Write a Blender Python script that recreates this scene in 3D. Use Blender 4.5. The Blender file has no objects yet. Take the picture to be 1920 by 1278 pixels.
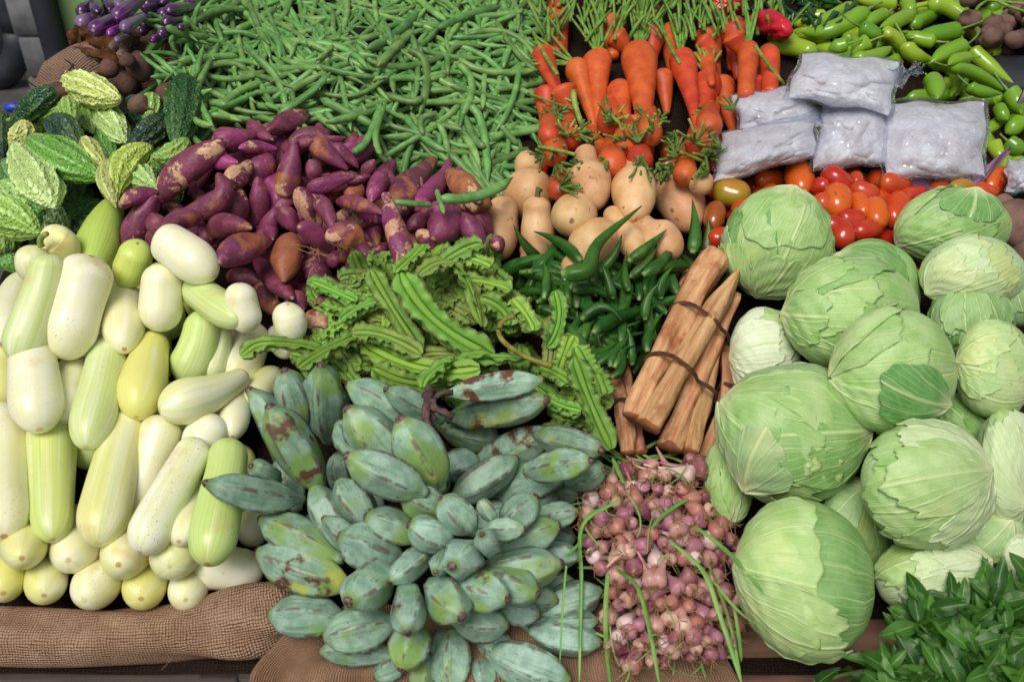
EXPO=0.63
import bpy, math, random
import numpy as np
random.seed(7); rng = np.random.default_rng(7)
scene = bpy.context.scene
COL = scene.collection
# ------------------------------------------------------------------ camera and the sloping display surface
W0, H0 = 1920.0, 1278.0
FPX = W0 * 35.0 / 36.0
PITCH = math.radians(35)
CAM = np.array([0.0, 0.0, 1.65])
FWD = np.array([0, math.cos(PITCH), -math.sin(PITCH)])
UP = np.array([0, math.sin(PITCH), math.cos(PITCH)])
RGT = np.array([1.0, 0, 0])
SLOPE = math.radians(21)
WDIR = np.array([0, math.cos(SLOPE), math.sin(SLOPE)])       # up the display
NRM = np.array([0, -math.sin(SLOPE), math.cos(SLOPE)])       # out of the display
P0 = CAM + FWD * 1.539
def ray(px, py):
    return FWD + RGT * ((px - W0/2) / FPX) + UP * (-(py - H0/2) / FPX)
def at(px, py, h=0.0):
    d = ray(px, py)
    k = ((P0 + NRM*h - CAM) @ NRM) / (d @ NRM)
    return CAM + d * k
def dep(p): return (p - CAM) @ FWD
def mpp(px, py, h=0.0): return dep(at(px, py, h)) / FPX        # metres per photo pixel there
def uw(p):
    q = p - P0
    return q[0], q @ WDIR, q @ NRM
cam = bpy.data.cameras.new('camera'); co = bpy.data.objects.new('camera', cam); COL.objects.link(co)
co.location = CAM; co.rotation_euler = (math.radians(90) - PITCH, 0, 0)
cam.lens = 35; cam.sensor_width = 36; cam.clip_end = 200; cam.clip_start = 0.05
cam.dof.use_dof = True; cam.dof.focus_distance = 1.42; cam.dof.aperture_fstop = 5.6
scene.camera = co
# ------------------------------------------------------------------ height map of the heap (plane coordinates)
CELL = 0.004; U0, V0, NU, NV = -1.3, -0.75, 650, 560
HM = np.zeros((NU, NV))
MOUNDS = [(640,150,330,150,.10),(600,370,260,110,.045),(170,760,240,330,.05),(180,290,180,120,.02),
          (1620,640,260,330,.05),(840,960,260,200,.03),(1260,1050,130,130,.01),(860,610,220,110,.03),(1640,90,230,110,.05),(1200,190,170,120,.03),(1600,390,220,60,.02)]
uu = U0 + (np.arange(NU)+.5)*CELL; vv = V0 + (np.arange(NV)+.5)*CELL
UU, VV = np.meshgrid(uu, vv, indexing='ij')
for mx, my, sx, sy, hh in MOUNDS:
    cu, cw, _ = uw(at(mx, my)); s = mpp(mx, my)
    HM += hh*np.exp(-((UU-cu)/(sx*s*.62))**2 - ((VV-cw)/(sy*s*.75))**2)
BASE = HM.copy()
def hlook(u, w, r):
    i0 = int((u-r-U0)/CELL); i1 = int((u+r-U0)/CELL)+1; j0 = int((w-r-V0)/CELL); j1 = int((w+r-V0)/CELL)+1
    i0 = min(max(i0,0),NU-1); j0 = min(max(j0,0),NV-1); i1 = min(max(i1,i0+1),NU); j1 = min(max(j1,j0+1),NV)
    return HM[i0:i1, j0:j1].max()
def stamp(p, r, frac=1.0):
    u, w, h = uw(p)
    i0 = max(int((u-r-U0)/CELL),0); i1 = min(int((u+r-U0)/CELL)+2,NU); j0 = max(int((w-r-V0)/CELL),0); j1 = min(int((w+r-V0)/CELL)+2,NV)
    if i0>=i1 or j0>=j1: return
    d2 = (UU[i0:i1,j0:j1]-u)**2 + (VV[i0:i1,j0:j1]-w)**2
    z = np.where(d2 < r*r, h + frac*np.sqrt(np.maximum(r*r-d2,0)), -9)
    HM[i0:i1,j0:j1] = np.maximum(HM[i0:i1,j0:j1], z)
def spline(pts, n, ts=None):
    P = np.array(pts, float)
    ts = np.linspace(0,1,n) if ts is None else ts
    if len(P) == 2: return P[0]*(1-ts)[:,None] + P[1]*ts[:,None]
    if len(P) == 3:                                   # quadratic through the middle point
        c = 2*P[1] - .5*(P[0]+P[2]); t = ts[:,None]
        return (1-t)**2*P[0] + 2*t*(1-t)*c + t*t*P[2]
    Q = np.vstack([2*P[0]-P[1], P, 2*P[-1]-P[-2]]); k = len(P)-1
    out = []
    for t in ts:
        x = min(t*k, k-1e-9); i = int(x); f = x-i; a,b,c,d = Q[i:i+4]
        out.append(.5*((2*b)+(-a+c)*f+(2*a-5*b+4*c-d)*f*f+(-a+3*b-3*c+d)*f**3))
    return np.array(out)
def place(pts, rpx, h=None, tilt=0.0, dh=0.0, q=.7, emb=.75, ts=None, maxslope=.5, do_stamp=True, sag=0.0, hmax=None):
    """photo path + radius (px) -> world path + radius, resting on whatever lies there already"""
    n = len(rpx); X = spline(pts, n, ts); t = np.linspace(0,1,n) if ts is None else ts
    if h is not None:
        hs = (np.full(n, h, float) if np.isscalar(h) else h[0] + (h[1]-h[0])*t)
    else:
        hs = np.zeros(n) + .02
        for it in range(3):
            need = np.empty(n)
            for i in range(n):
                p = at(X[i,0], X[i,1], hs[i]); r = rpx[i]*dep(p)/FPX
                u, w, _ = uw(p); need[i] = hlook(u, w, max(.35*r,.002)) + emb*r
            L = np.linalg.norm(at(X[-1,0],X[-1,1],hs[-1])-at(X[0,0],X[0,1],hs[0])) + 1e-6
            tm = t-t.mean(); sl = (tm@(need-need.mean()))/(tm@tm+1e-9)
            sl = max(-maxslope*L, min(maxslope*L, sl))
            line = need.mean() + sl*tm
            hs = line + np.quantile(need-line, q)
        if hmax is not None: hs = np.minimum(hs, hmax)
    hs = hs + dh + tilt*(t-.5) + sag*(1-(2*t-1)**2)
    P = np.array([at(X[i,0], X[i,1], hs[i]) for i in range(n)])
    R = np.array([rpx[i]*dep(P[i])/FPX for i in range(n)])
    if do_stamp:
        for i in range(n):
            if R[i] > .0012: stamp(P[i], R[i])
    return P, R
def cosp(n, k=.75):
    x = np.linspace(0,1,n); return k*(1-np.cos(np.pi*x))/2 + (1-k)*x
def frames(P, ref):
    n = len(P); T = np.gradient(P, axis=0); T /= np.linalg.norm(T,axis=1)[:,None]+1e-12
    N = np.empty_like(T); v = ref - (ref@T[0])*T[0]
    if np.linalg.norm(v) < .2: v = UP - (UP@T[0])*T[0]
    N[0] = v/np.linalg.norm(v)
    for i in range(1,n):
        v = N[i-1] - (N[i-1]@T[i])*T[i]; N[i] = v/(np.linalg.norm(v)+1e-12)
    return T, N, np.cross(T, N)
class Geo:
    """collects grid pieces; build() links them as ONE mesh object"""
    def __init__(s): s.v=[]; s.f=[]; s.t=[]; s.a=[]; s.d=[]; s.n=0; s.mi=[]
    def grid(s, V, t, a, d, wrap=True, caps=False, mi=0):
        nr, ns = V.shape[:2]; b = s.n
        s.v.append(V.reshape(-1,3)); s.t.append(np.broadcast_to(t,(nr,ns)).ravel()); s.a.append(np.broadcast_to(a,(nr,ns)).ravel()); s.d.append(np.broadcast_to(d,(nr,ns)).ravel())
        m = ns if wrap else ns-1
        I, J = np.meshgrid(np.arange(nr-1), np.arange(m), indexing='ij'); J2 = (J+1)%ns
        F = np.stack([b+I*ns+J, b+I*ns+J2, b+(I+1)*ns+J2, b+(I+1)*ns+J], -1).reshape(-1,4)
        s.f += F.tolist(); s.mi += [mi]*len(F)
        if caps:
            s.f.append([b+j for j in range(ns)][::-1]); s.f.append([b+(nr-1)*ns+j for j in range(ns)]); s.mi += [mi,mi]
        s.n += nr*ns
    def sweep(s, P, R, nseg=12, cs=None, ref=NRM, caps=True, mi=0, tt=None):
        T, N, B = frames(P, ref); n = len(P)
        ph = 2*np.pi*np.arange(nseg)/nseg
        c = np.ones((n,nseg)) if cs is None else cs
        rr = (R[:,None]*c)[...,None]
        V = P[:,None,:] + rr*(-np.cos(ph)[None,:,None]*N[:,None,:] + np.sin(ph)[None,:,None]*B[:,None,:])
        t = np.linspace(0,1,n) if tt is None else tt
        s.grid(V, t[:,None], (np.arange(nseg)/nseg)[None,:], c, True, caps, mi)
    def build(s, name, mats, parent=None, loc=None, smooth=True, color=None):
        V = np.concatenate(s.v); o0 = V.mean(0) if loc is None else np.array(loc, float)
        base = o0.copy()
        me = bpy.data.meshes.new(name); me.from_pydata((V-base).tolist(), [], s.f)
        for nm, arr in (('t',s.t),('a',s.a),('d',s.d)):
            at_ = me.attributes.new(nm,'FLOAT','POINT'); at_.data.foreach_set('value', np.concatenate(arr).astype(np.float32))
        mats = mats if isinstance(mats,(list,tuple)) else [mats]
        for m in mats: me.materials.append(m)
        if len(mats) > 1: me.polygons.foreach_set('material_index', s.mi)
        if smooth: me.polygons.foreach_set('use_smooth', [True]*len(me.polygons))
        me.update()
        ob = bpy.data.objects.new(name, me); COL.objects.link(ob)
        if parent is not None:
            ob.parent = parent; ob.location = base - np.array(parent['_w'])
        else: ob.location = base
        ob['_w'] = [float(x) for x in base]
        if color is not None: ob.color = color
        return ob
def empty(name, loc):
    o = bpy.data.objects.new(name, None); COL.objects.link(o); o.location = loc; o['_w'] = [float(x) for x in loc]; o.empty_display_size=.05
    return o
# ------------------------------------------------------------------ labels
ITEMS = []
def tag(o, label, cat, group=None, kind=None):
    if kind: o['kind'] = kind
    if label: o['label'] = label
    if cat: o['category'] = cat
    if group: o['group'] = group
    return o
LAND = [(70,710,'the big white gourd with a scuffed middle'),(144,575,'the fat cream gourd at the pile top'),(320,930,'the gourd with brown speckles'),(410,950,'the bright green gourd'),(375,750,'the bottle shaped gourd'),
 (345,480,'the white gourd beside the sweet potatoes'),(175,450,'the yellow green necked gourd'),(536,480,'the orange brown sweet potato'),(350,330,'the longest sweet potato'),(775,345,'the club shaped sweet potato'),(835,420,'the round sweet potato'),(445,250,'the magenta sweet potato nearest the beans'),(670,495,'the half peeled sweet potato by the winged beans'),
 (128,300,'the long striped bitter gourd'),(170,170,'the pale warty bitter gourd on top'),(65,335,'the big pale bitter gourd'),(280,240,'the darkest bitter gourd'),
 (870,365,'the loose bean'),(1197,170,'the split carrot'),(1120,170,'the twin carrots'),(1290,170,'the lean carrot'),(1048,40,'the highest carrot'),
 (1580,150,'the topmost plastic bag'),(1440,270,'the leftmost plastic bag'),(1750,265,'the square plastic bag'),(1595,255,'the middle plastic bag'),(1569,377,'the orange tomato with a green star'),(1370,362,'the greenish tomato'),(1682,393,'the upright orange tomato'),
 (1280,650,'the tied root bundle'),(1130,440,'the biggest okra pod'),(1250,570,'the pale okra by the roots'),(870,590,'the widest winged bean'),(900,690,'the arched winged bean'),(1110,750,'the winged bean beside the roots'),(520,650,'the winged bean over the gourds'),
 (1460,460,'the cabbage by the tomatoes'),(1510,1080,'the frontmost cabbage'),(1073,405,'the round faced squash'),(992,345,'the tall pear shaped squash'),(1282,385,'the big squash by the tomatoes'),
 (1510,95,'the long shiny chilli at the left'),(1790,140,'the hooked chilli'),(1650,20,'the chilli heap top'),(245,150,'the grey beetroot with a long tail'),(215,45,'the bright purple eggplant')]
def label_all():
    used = {}
    def dirn(dx, dy):
        if abs(dx) > 2.0*abs(dy): return 'right of' if dx > 0 else 'left of'
        if abs(dy) > 2.0*abs(dx): return 'in front of' if dy > 0 else 'behind'
        return ('front right of' if dx > 0 else 'front left of') if dy > 0 else ('rear right of' if dx > 0 else 'rear left of')
    for o, desc, x, y, cat, group in ITEMS:
        L = sorted(LAND, key=lambda l: (l[0]-x)**2+(l[1]-y)**2)
        L = [l for l in L if (l[0]-x)**2+(l[1]-y)**2 > 22**2]
        cands = []
        for pre in ('', 'lying ', 'close ', 'further '):
            for l in L[:3]:
                if pre == 'close ' : d = 'close ' + dirn(x-l[0], y-l[1]).replace('in front','in front')
                elif pre == 'further ': d = 'further ' + dirn(x-l[0], y-l[1])
                elif pre == 'lying ': continue
                else: d = dirn(x-l[0], y-l[1])
                cands.append(f'{desc} {d} {l[2]}')
        for l in L[:3]:
            for m in L[:5]:
                if l is not m: cands.append(f'{desc} between {l[2]} and {m[2]}')
        cands = [c for c in cands if len(c.split()) <= 16 and len(c.split()) >= 4]
        pick = next((c for c in cands if c not in used), None)
        if pick is None:
            W = ('lower one','upper one','smaller one','hidden one','next one','side one','edge one','last one')
            pick = next(c for c in [f'{q}, {w} {dirn(x-l[0],y-l[1])} {l[2]}' for q in (desc, cat) for w in W for l in L[:9]] if c not in used and len(c.split()) <= 16)
        used[pick] = 1
        tag(o, pick, cat, group)
SHARED = {'shaded orange carrot deep in the heap':'orange carrot mostly buried deep in the carrot heap','bitter gourd buried in the heap':'bitter gourd mostly buried under the other bitter gourds','purple sweet potato deep in the pile':'purple sweet potato mostly buried deep in the sweet potato pile','pale gourd buried under the others':'pale gourd mostly buried under the other stacked gourds','tomato low in the heap':'tomato mostly buried low in the tomato heap','winged bean low in the heap':'winged bean mostly buried in the middle heap','ragged winged bean':'ragged frilly winged bean tangled in the middle heap','narrow frilly winged bean':'narrow frilly winged bean tangled in the middle heap'}
def item(o, desc, x, y, cat, group):
    if desc in SHARED: return tag(o, SHARED[desc], cat, group)
    ITEMS.append((o, desc, x, y, cat, group))
# ------------------------------------------------------------------ material helpers
def lin(c): return tuple(((x/255)/12.92 if x/255 <= .04045 else ((x/255+.055)/1.055)**2.4) for x in c) + (1.0,)
class NT:
    def __init__(s, name):
        s.m = bpy.data.materials.new(name); s.m.use_nodes = True; s.t = s.m.node_tree
        s.b = s.t.nodes['Principled BSDF']; s.out = s.t.nodes['Material Output']
        s._oi = None
    def nd(s, typ, ins=(), **props):
        n = s.t.nodes.new(typ)
        for k, v in props.items(): setattr(n, k, v)
        for k, v in (ins.items() if isinstance(ins, dict) else enumerate(ins)):
            if v is None: continue
            sock = n.inputs[k]
            if isinstance(v, bpy.types.NodeSocket): s.t.links.new(v, sock)
            else:
                if sock.type == 'VECTOR' and hasattr(v,'__len__'): v = tuple(v)[:3]
                sock.default_value = v
        return n
    def attr(s, name): return s.nd('ShaderNodeAttribute', attribute_name=name).outputs['Fac']
    def math(s, op, a, b=None, c=None, clamp=False): return s.nd('ShaderNodeMath', (a,b,c), operation=op, use_clamp=clamp).outputs[0]
    def oi(s):
        if s._oi is None: s._oi = s.nd('ShaderNodeObjectInfo')
        return s._oi
    def rand(s): return s.oi().outputs['Random']
    def ocol(s): return s.nd('ShaderNodeSeparateColor', (s.oi().outputs['Color'],)).outputs
    def coords(s, off=True, scale=None):
        v = s.nd('ShaderNodeTexCoord').outputs['Object']
        if scale: v = s.nd('ShaderNodeVectorMath', (v, scale), operation='MULTIPLY').outputs[0]
        if off:
            c = s.nd('ShaderNodeCombineXYZ', (s.math('MULTIPLY', s.rand(), 37.0), s.math('MULTIPLY', s.rand(), 91.0), s.math('MULTIPLY', s.rand(), 53.0))).outputs[0]
            v = s.nd('ShaderNodeVectorMath', (v, c), operation='ADD').outputs[0]
        return v
    def vec(s, x, y, z=0.0): return s.nd('ShaderNodeCombineXYZ', (x,y,z)).outputs[0]
    def noise(s, vec, scale, detail=3.0, rough=.55, dist=0.0): return s.nd('ShaderNodeTexNoise', {'Vector':vec,'Scale':scale,'Detail':detail,'Roughness':rough,'Distortion':dist}).outputs['Fac']
    def voro(s, vec, scale, feature='F1'): return s.nd('ShaderNodeTexVoronoi', {'Vector':vec,'Scale':scale}, feature=feature).outputs['Distance']
    def ss(s, x, lo, hi, a=0.0, b=1.0):
        n = s.nd('ShaderNodeMapRange', {'Value':x,'From Min':lo,'From Max':hi,'To Min':a,'To Max':b}, interpolation_type='SMOOTHSTEP'); return n.outputs[0]
    def mix(s, f, a, b): return s.nd('ShaderNodeMix', {0:f,6:a,7:b}, data_type='RGBA').outputs[2]
    def hsv(s, c, h=.5, sat=1.0, v=1.0): return s.nd('ShaderNodeHueSaturation', {'Hue':h,'Saturation':sat,'Value':v,'Color':c}).outputs[0]
    def bump(s, hgt, strength=.3, dist=.002, nrm=None): return s.nd('ShaderNodeBump', {'Strength':strength,'Distance':dist,'Height':hgt,'Normal':nrm}).outputs[0]
    def set(s, **kw):
        for k, v in kw.items():
            k = {'col':'Base Color','rough':'Roughness','spec':'Specular IOR Level','sss':'Subsurface Weight','coat':'Coat Weight','coatr':'Coat Roughness','nrm':'Normal','sheen':'Sheen Weight'}[k]
            if isinstance(v, bpy.types.NodeSocket): s.t.links.new(v, s.b.inputs[k])
            else: s.b.inputs[k].default_value = v
        return s.m
    def sssr(s, rad, scale=.004):
        s.b.inputs['Subsurface Radius'].default_value = rad; s.b.inputs['Subsurface Scale'].default_value = scale
def vary(n, c, amt=.25, hue=.02):
    v = n.math('MULTIPLY_ADD', n.rand(), amt, 1-amt/2)
    hh = n.math('MULTIPLY_ADD', n.math('FRACT', n.math('MULTIPLY', n.rand(), 7.31)), hue, .5-hue/2)
    return n.hsv(c, hh, 1.0, v)
def cyl(n, k=1.0, kt=1.0):
    a = n.math('MULTIPLY', n.attr('a'), 2*math.pi); r = n.rand()
    return n.vec(n.math('MULTIPLY_ADD', n.math('COSINE', a), k, n.math('MULTIPLY', r, 31.0)), n.math('MULTIPLY_ADD', n.math('SINE', a), k, n.math('MULTIPLY', r, 57.0)), n.math('MULTIPLY_ADD', n.attr('t'), kt, n.math('MULTIPLY', r, 83.0)))
MAT = {}
def m_gourd():
    n = NT('pale_gourd_skin'); R,G,B = n.ocol(); t = n.attr('t'); oc = n.coords()
    n1 = n.noise(cyl(n,1.1,.9), 1.3, 3); n2 = n.noise(cyl(n,1.6,.35), 2.2, 3, .6); n3 = n.noise(oc, 28, 4)
    c = n.mix(n.ss(n3,.3,.75), lin((240,240,218)), lin((235,232,194)))
    c = n.mix(n.math('MULTIPLY', n.ss(n.math('ADD', n1, n.math('MULTIPLY', G, .35)), .42,.85), n.math('MULTIPLY_ADD', G, .6, .45), clamp=True), c, lin((222,219,128)))
    gm = n.math('MULTIPLY', n.ss(n.math('ADD', n2, n.math('MULTIPLY', R, .45)), .52,.86), n.math('MULTIPLY_ADD', R, .9, .12), clamp=True)
    c = n.mix(n.math('MULTIPLY', gm, .85), c, lin((180,210,92)))
    fine = n.noise(cyl(n,9,.5), 2.0, 2)
    c = n.mix(n.math('MULTIPLY', n.math('MULTIPLY', n.ss(fine,.45,.7), R), .35), c, lin((132,180,56)))
    c = n.mix(n.math('MULTIPLY', n.ss(n.math('ADD', n.noise(oc,14,5), n.math('MULTIPLY', B,.12)), .63,.76), .5), c, lin((208,174,122)))      # tan scuffs
    sp = n.math('MULTIPLY', n.ss(n.noise(oc, 420, 2), .66,.72), n.ss(n.math('ADD', n.noise(oc, 17, 2), n.math('MULTIPLY', B,.16)), .60,.72))
    c = n.mix(sp, c, lin((120,74,30)))
    sp2 = n.math('MULTIPLY', n.ss(n.noise(oc, 160, 2), .70,.76), n.ss(n.noise(oc, 9, 2), .5,.62)); c = n.mix(n.math('MULTIPLY', sp2, .5), c, lin((150,130,80)))
    sc = n.ss(n.math('ADD', t, n.math('MULTIPLY', n.noise(oc,120,3), .012)), .990,.998); c = n.mix(n.math('MULTIPLY', sc, n.math('MULTIPLY_ADD', n.rand(), .6, .3)), c, lin((186,134,78)))
    sc = n.ss(t, .014,.006); c = n.mix(sc, c, lin((140,135,60)))
    scr = n.ss(n.noise(n.nd('ShaderNodeVectorMath',(oc,(30,170,30)),operation='MULTIPLY').outputs[0], 1.0, 3, .6, 1.5), .70,.73); c = n.mix(n.math('MULTIPLY', n.math('MULTIPLY', scr, n.ss(n.noise(oc,11,2),.5,.62)), .6), c, lin((150,118,72)))
    n.sssr((1.0,.9,.5), .006)
    return n.set(col=c, rough=n.ss(n3,.3,.7,.3,.42), spec=.45, sss=.12, nrm=n.bump(n.noise(oc,90,3), .12, .002))
def m_sweet():
    n = NT('sweet_potato_skin'); R,G,B = n.ocol(); t = n.attr('t'); oc = n.coords(); oc0 = n.coords(True, (1,1,1))
    nz = n.noise(oc, 40, 5, .6); nb = n.noise(oc, 260, 3)
    c = n.mix(n.ss(nz,.3,.7), lin((94,42,60)), lin((130,62,86)))
    c = n.mix(n.math('MULTIPLY', B, n.ss(n.noise(oc,18,2),.3,.62)), c, lin((154,62,118)))                # fresh magenta skin
    c = n.mix(n.math('MULTIPLY', n.ss(nb,.52,.75), .5), c, lin((88,40,60)))
    e = n.noise(oc, 22, 3, .55, .6)
    br = n.ss(n.math('ADD', e, n.math('MULTIPLY', G, .34)), .60,.74); c = n.mix(n.math('MULTIPLY', br, .9), c, n.mix(n.ss(nz,.35,.65), lin((150,92,58)), lin((176,112,70))))
    e2 = n.noise(n.nd('ShaderNodeVectorMath',(oc,(3.3,1.7,8.1)),operation='ADD').outputs[0], 24, 6, .62, .4)
    pl = n.ss(n.math('ADD', e2, n.math('MULTIPLY', R, .25)), .66,.71); c = n.mix(n.math('MULTIPLY',pl,.9), c, n.mix(n.ss(nb,.4,.7), lin((212,172,134)), lin((184,134,106))))
    tp = n.math('MAXIMUM', n.ss(n.math('ADD', t, n.math('MULTIPLY', nz,.06)), .985,1.02), n.ss(n.math('SUBTRACT', t, n.math('MULTIPLY', nz,.05)), .0,-.02)); c = n.mix(tp, c, lin((176,140,120)))
    c = n.mix(n.math('MULTIPLY', n.ss(n.noise(oc, 110, 5, .7), .56,.68), .55), c, lin((168,112,112)))
    c = n.mix(n.math('MULTIPLY', n.ss(n.noise(oc, 150, 3), .66,.72), .8), c, lin((62,34,40)))
    c = vary(n, c, .3, .02)
    h = n.math('ADD', n.math('MULTIPLY', nb, .5), n.math('ADD', n.math('MULTIPLY', nz, 1.0), n.math('MULTIPLY', pl, -.4)))
    return n.set(col=c, rough=n.ss(nz,.3,.7,.36,.58), spec=.42, nrm=n.bump(h, .6, .0025))
def m_banana():
    n = NT('waxy_plantain_peel'); R,G,B = n.ocol(); t = n.attr('t'); d = n.attr('d'); oc = n.coords()
    st = n.noise(cyl(n,2.6,.9), 2.2, 4, .6, .4); nz = n.noise(oc, 60, 5, .6); big = n.noise(oc, 20, 3, .5)
    c = n.mix(n.ss(nz,.3,.7), lin((118,150,130)), lin((158,188,167)))
    c = n.mix(n.math('MULTIPLY', n.ss(st,.52,.72), .75), c, lin((90,126,70)))
    c = n.mix(n.math('MULTIPLY', n.ss(n.math('ADD', big, n.math('MULTIPLY', R, .2)),.58,.74), .8), c, lin((122,158,66)))
    c = n.mix(n.ss(n.math('ADD', n.noise(oc,17,2), n.math('MULTIPLY', G,.10)),.68,.84), c, lin((176,182,84)))
    c = n.mix(n.ss(n.math('ADD', n.noise(oc,24,5,.6), n.math('MULTIPLY', G,.10)),.66,.74), c, lin((96,64,46)))
    rd = n.math('MULTIPLY', n.ss(d,1.06,1.13), n.ss(n.noise(cyl(n,1.0,4.0),2.2,4),.40,.56)); c = n.mix(n.math('MULTIPLY', rd,.85), c, lin((98,86,76)))
    sc = n.noise(n.vec(n.math('MULTIPLY', n.attr('a'),34.0), n.math('MULTIPLY_ADD', t, 9.0, n.math('MULTIPLY', n.rand(), 60.0))), 1.0, 4, .65); c = n.mix(n.math('MULTIPLY', n.ss(sc,.625,.68), .75), c, lin((62,58,54)))
    c = n.mix(n.math('MULTIPLY', n.ss(n.noise(oc, 230, 2), .70,.75), n.ss(n.noise(oc,14,2),.42,.6)), c, lin((58,56,50)))
    e = n.math('ADD', t, n.math('MULTIPLY', n.math('SUBTRACT', nz, .5), .10))
    c = n.mix(n.math('MULTIPLY', n.ss(e,.84,.92), .75), c, lin((112,140,70)))
    c = n.mix(n.ss(e,.935,.955), c, n.mix(n.ss(n.noise(oc,300,3),.4,.6), lin((58,44,40)), lin((118,92,84))))
    c = n.mix(n.ss(e,.10,.02), c, lin((96,112,74)))
    c = vary(n, c, .34, .03)
    return n.set(col=c, rough=n.ss(nz,.3,.7,.36,.52), spec=.42, nrm=n.bump(n.math('ADD', nz, n.math('MULTIPLY', st, .5)), .18, .0015))
def m_cabbage():
    n = NT('cabbage_leaf'); R,G,B = n.ocol(); th = n.attr('a'); rho = n.attr('t'); mid = n.attr('d'); oc = n.coords(); oc1 = n.coords(False)
    sr = n.math('SINE', n.math('MULTIPLY', rho, math.pi)); wob = n.noise(oc, 11, 3, .5)
    def lines(N, w, k, off):
        x = n.math('ADD', n.math('MULTIPLY_ADD', th, N/(2*math.pi), off), n.math('MULTIPLY', n.math('SUBTRACT', wob, .5), k))
        f = n.math('ABSOLUTE', n.math('SUBTRACT', n.math('FRACT', x), .5))
        arc = n.math('MULTIPLY', n.math('MULTIPLY', f, sr), 2*math.pi/N)
        return n.ss(arc, w, w*.25)
    v1 = lines(15, .019, 1.1, .0); v2 = n.math('MULTIPLY', lines(57, .011, 2.6, .37), n.ss(n.math('ADD', rho, n.math('MULTIPLY', n.noise(oc,20,2),.2)), .22,.36))
    v3 = n.ss(n.nd('ShaderNodeTexVoronoi', {'Vector': n.nd('ShaderNodeVectorMath',(oc,(1,1,1)),operation='MULTIPLY').outputs[0], 'Scale':38.0}, feature='DISTANCE_TO_EDGE').outputs['Distance'], .035,.0)
    mr = n.ss(n.math('ABSOLUTE', mid), n.math('MULTIPLY_ADD', rho, -.035, .055), .004)
    nz = n.noise(oc, 26, 4, .6); pal = n.noise(oc, 7, 2)
    pale = n.mix(n.ss(nz,.3,.7), lin((156,194,110)), lin((186,214,146)))
    deep = n.mix(n.ss(nz,.3,.7), lin((78,136,62)), lin((108,160,88)))
    c = n.mix(n.math('ADD', R, n.math('MULTIPLY', n.math('SUBTRACT', pal,.5), .5), clamp=True), pale, deep)
    c = n.mix(n.math('MULTIPLY', n.ss(n.math('ADD', n.noise(oc,9,2), n.math('MULTIPLY', G,.3)),.60,.85), .45), c, lin((206,206,120)))
    c = n.mix(n.math('MULTIPLY', B, .85), c, lin((232,236,214)))
    c = n.mix(n.math('MULTIPLY', n.ss(rho, .17,.02), .75), c, lin((222,228,178)))                              # the white base of the leaf
    vm = n.math('MAXIMUM', n.math('MAXIMUM', n.math('MULTIPLY', v1, .42), n.math('MULTIPLY', v2, .30)), n.math('MAXIMUM', n.math('MULTIPLY', v3, .10), n.math('MULTIPLY', mr, .7)), clamp=True)
    c = n.mix(vm, c, lin((206,224,160)))
    hole = n.math('MULTIPLY', n.ss(n.noise(oc, 95, 4, .7), .70,.74), n.ss(n.noise(oc, 13, 2), .56,.66)); c = n.mix(n.math('MULTIPLY', hole, .8), c, lin((96,88,44)))
    c = n.mix(n.math('MULTIPLY', n.ss(n.noise(oc, 16, 5, .7), .66,.76), .5), c, lin((176,160,96)))
    c = vary(n, c, .12, .012)
    cr = n.noise(n.nd('ShaderNodeVectorMath',(oc,(1,1,1)),operation='MULTIPLY').outputs[0], 62, 3, .5, 1.4)
    h = n.math('ADD', n.math('ADD', n.math('MULTIPLY_ADD', cr, 1.1, v1), n.math('MULTIPLY', v2, .55)), n.math('ADD', n.math('MULTIPLY', mr, 1.4), n.math('MULTIPLY', nz, .9)))
    n.sssr((.7,1.0,.3), .004)
    return n.set(col=c, rough=n.ss(nz,.3,.7,.38,.52), spec=.4, sss=.1, nrm=n.bump(h, .42, .0022))
def m_simple(name, c1, c2, scale=30, rough=.5, spec=.4, var=.25, hue=.03, bump=.2, bscale=120, bd=.0015, sss=0, spots=None, tips=None, stretch=None, coat=0):
    n = NT(name); oc = n.coords(); v = oc
    if stretch: v = cyl(n, *stretch)
    nz = n.noise(v, 2.0 if stretch else scale, 4)
    c = n.mix(n.ss(nz,.3,.7), lin(c1), lin(c2))
    if spots: c = n.mix(n.ss(n.noise(oc, spots[1], 4, .65), spots[2], spots[2]+(.06 if spots[2]>.5 else .26)), c, lin(spots[0]))
    if tips:
        t = n.attr('t'); e = n.math('ADD', t, n.math('MULTIPLY', n.math('SUBTRACT', n.noise(oc,90,2), .5), .05))
        for lo, hi, tc in tips: c = n.mix(n.ss(e, lo, hi), c, lin(tc))
    c = vary(n, c, var, hue)
    if sss: n.sssr((.8,1,.4), .003)
    return n.set(col=c, rough=rough, spec=spec, sss=sss, coat=coat, nrm=n.bump(n.noise(oc, bscale, 3), bump, bd))
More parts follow.
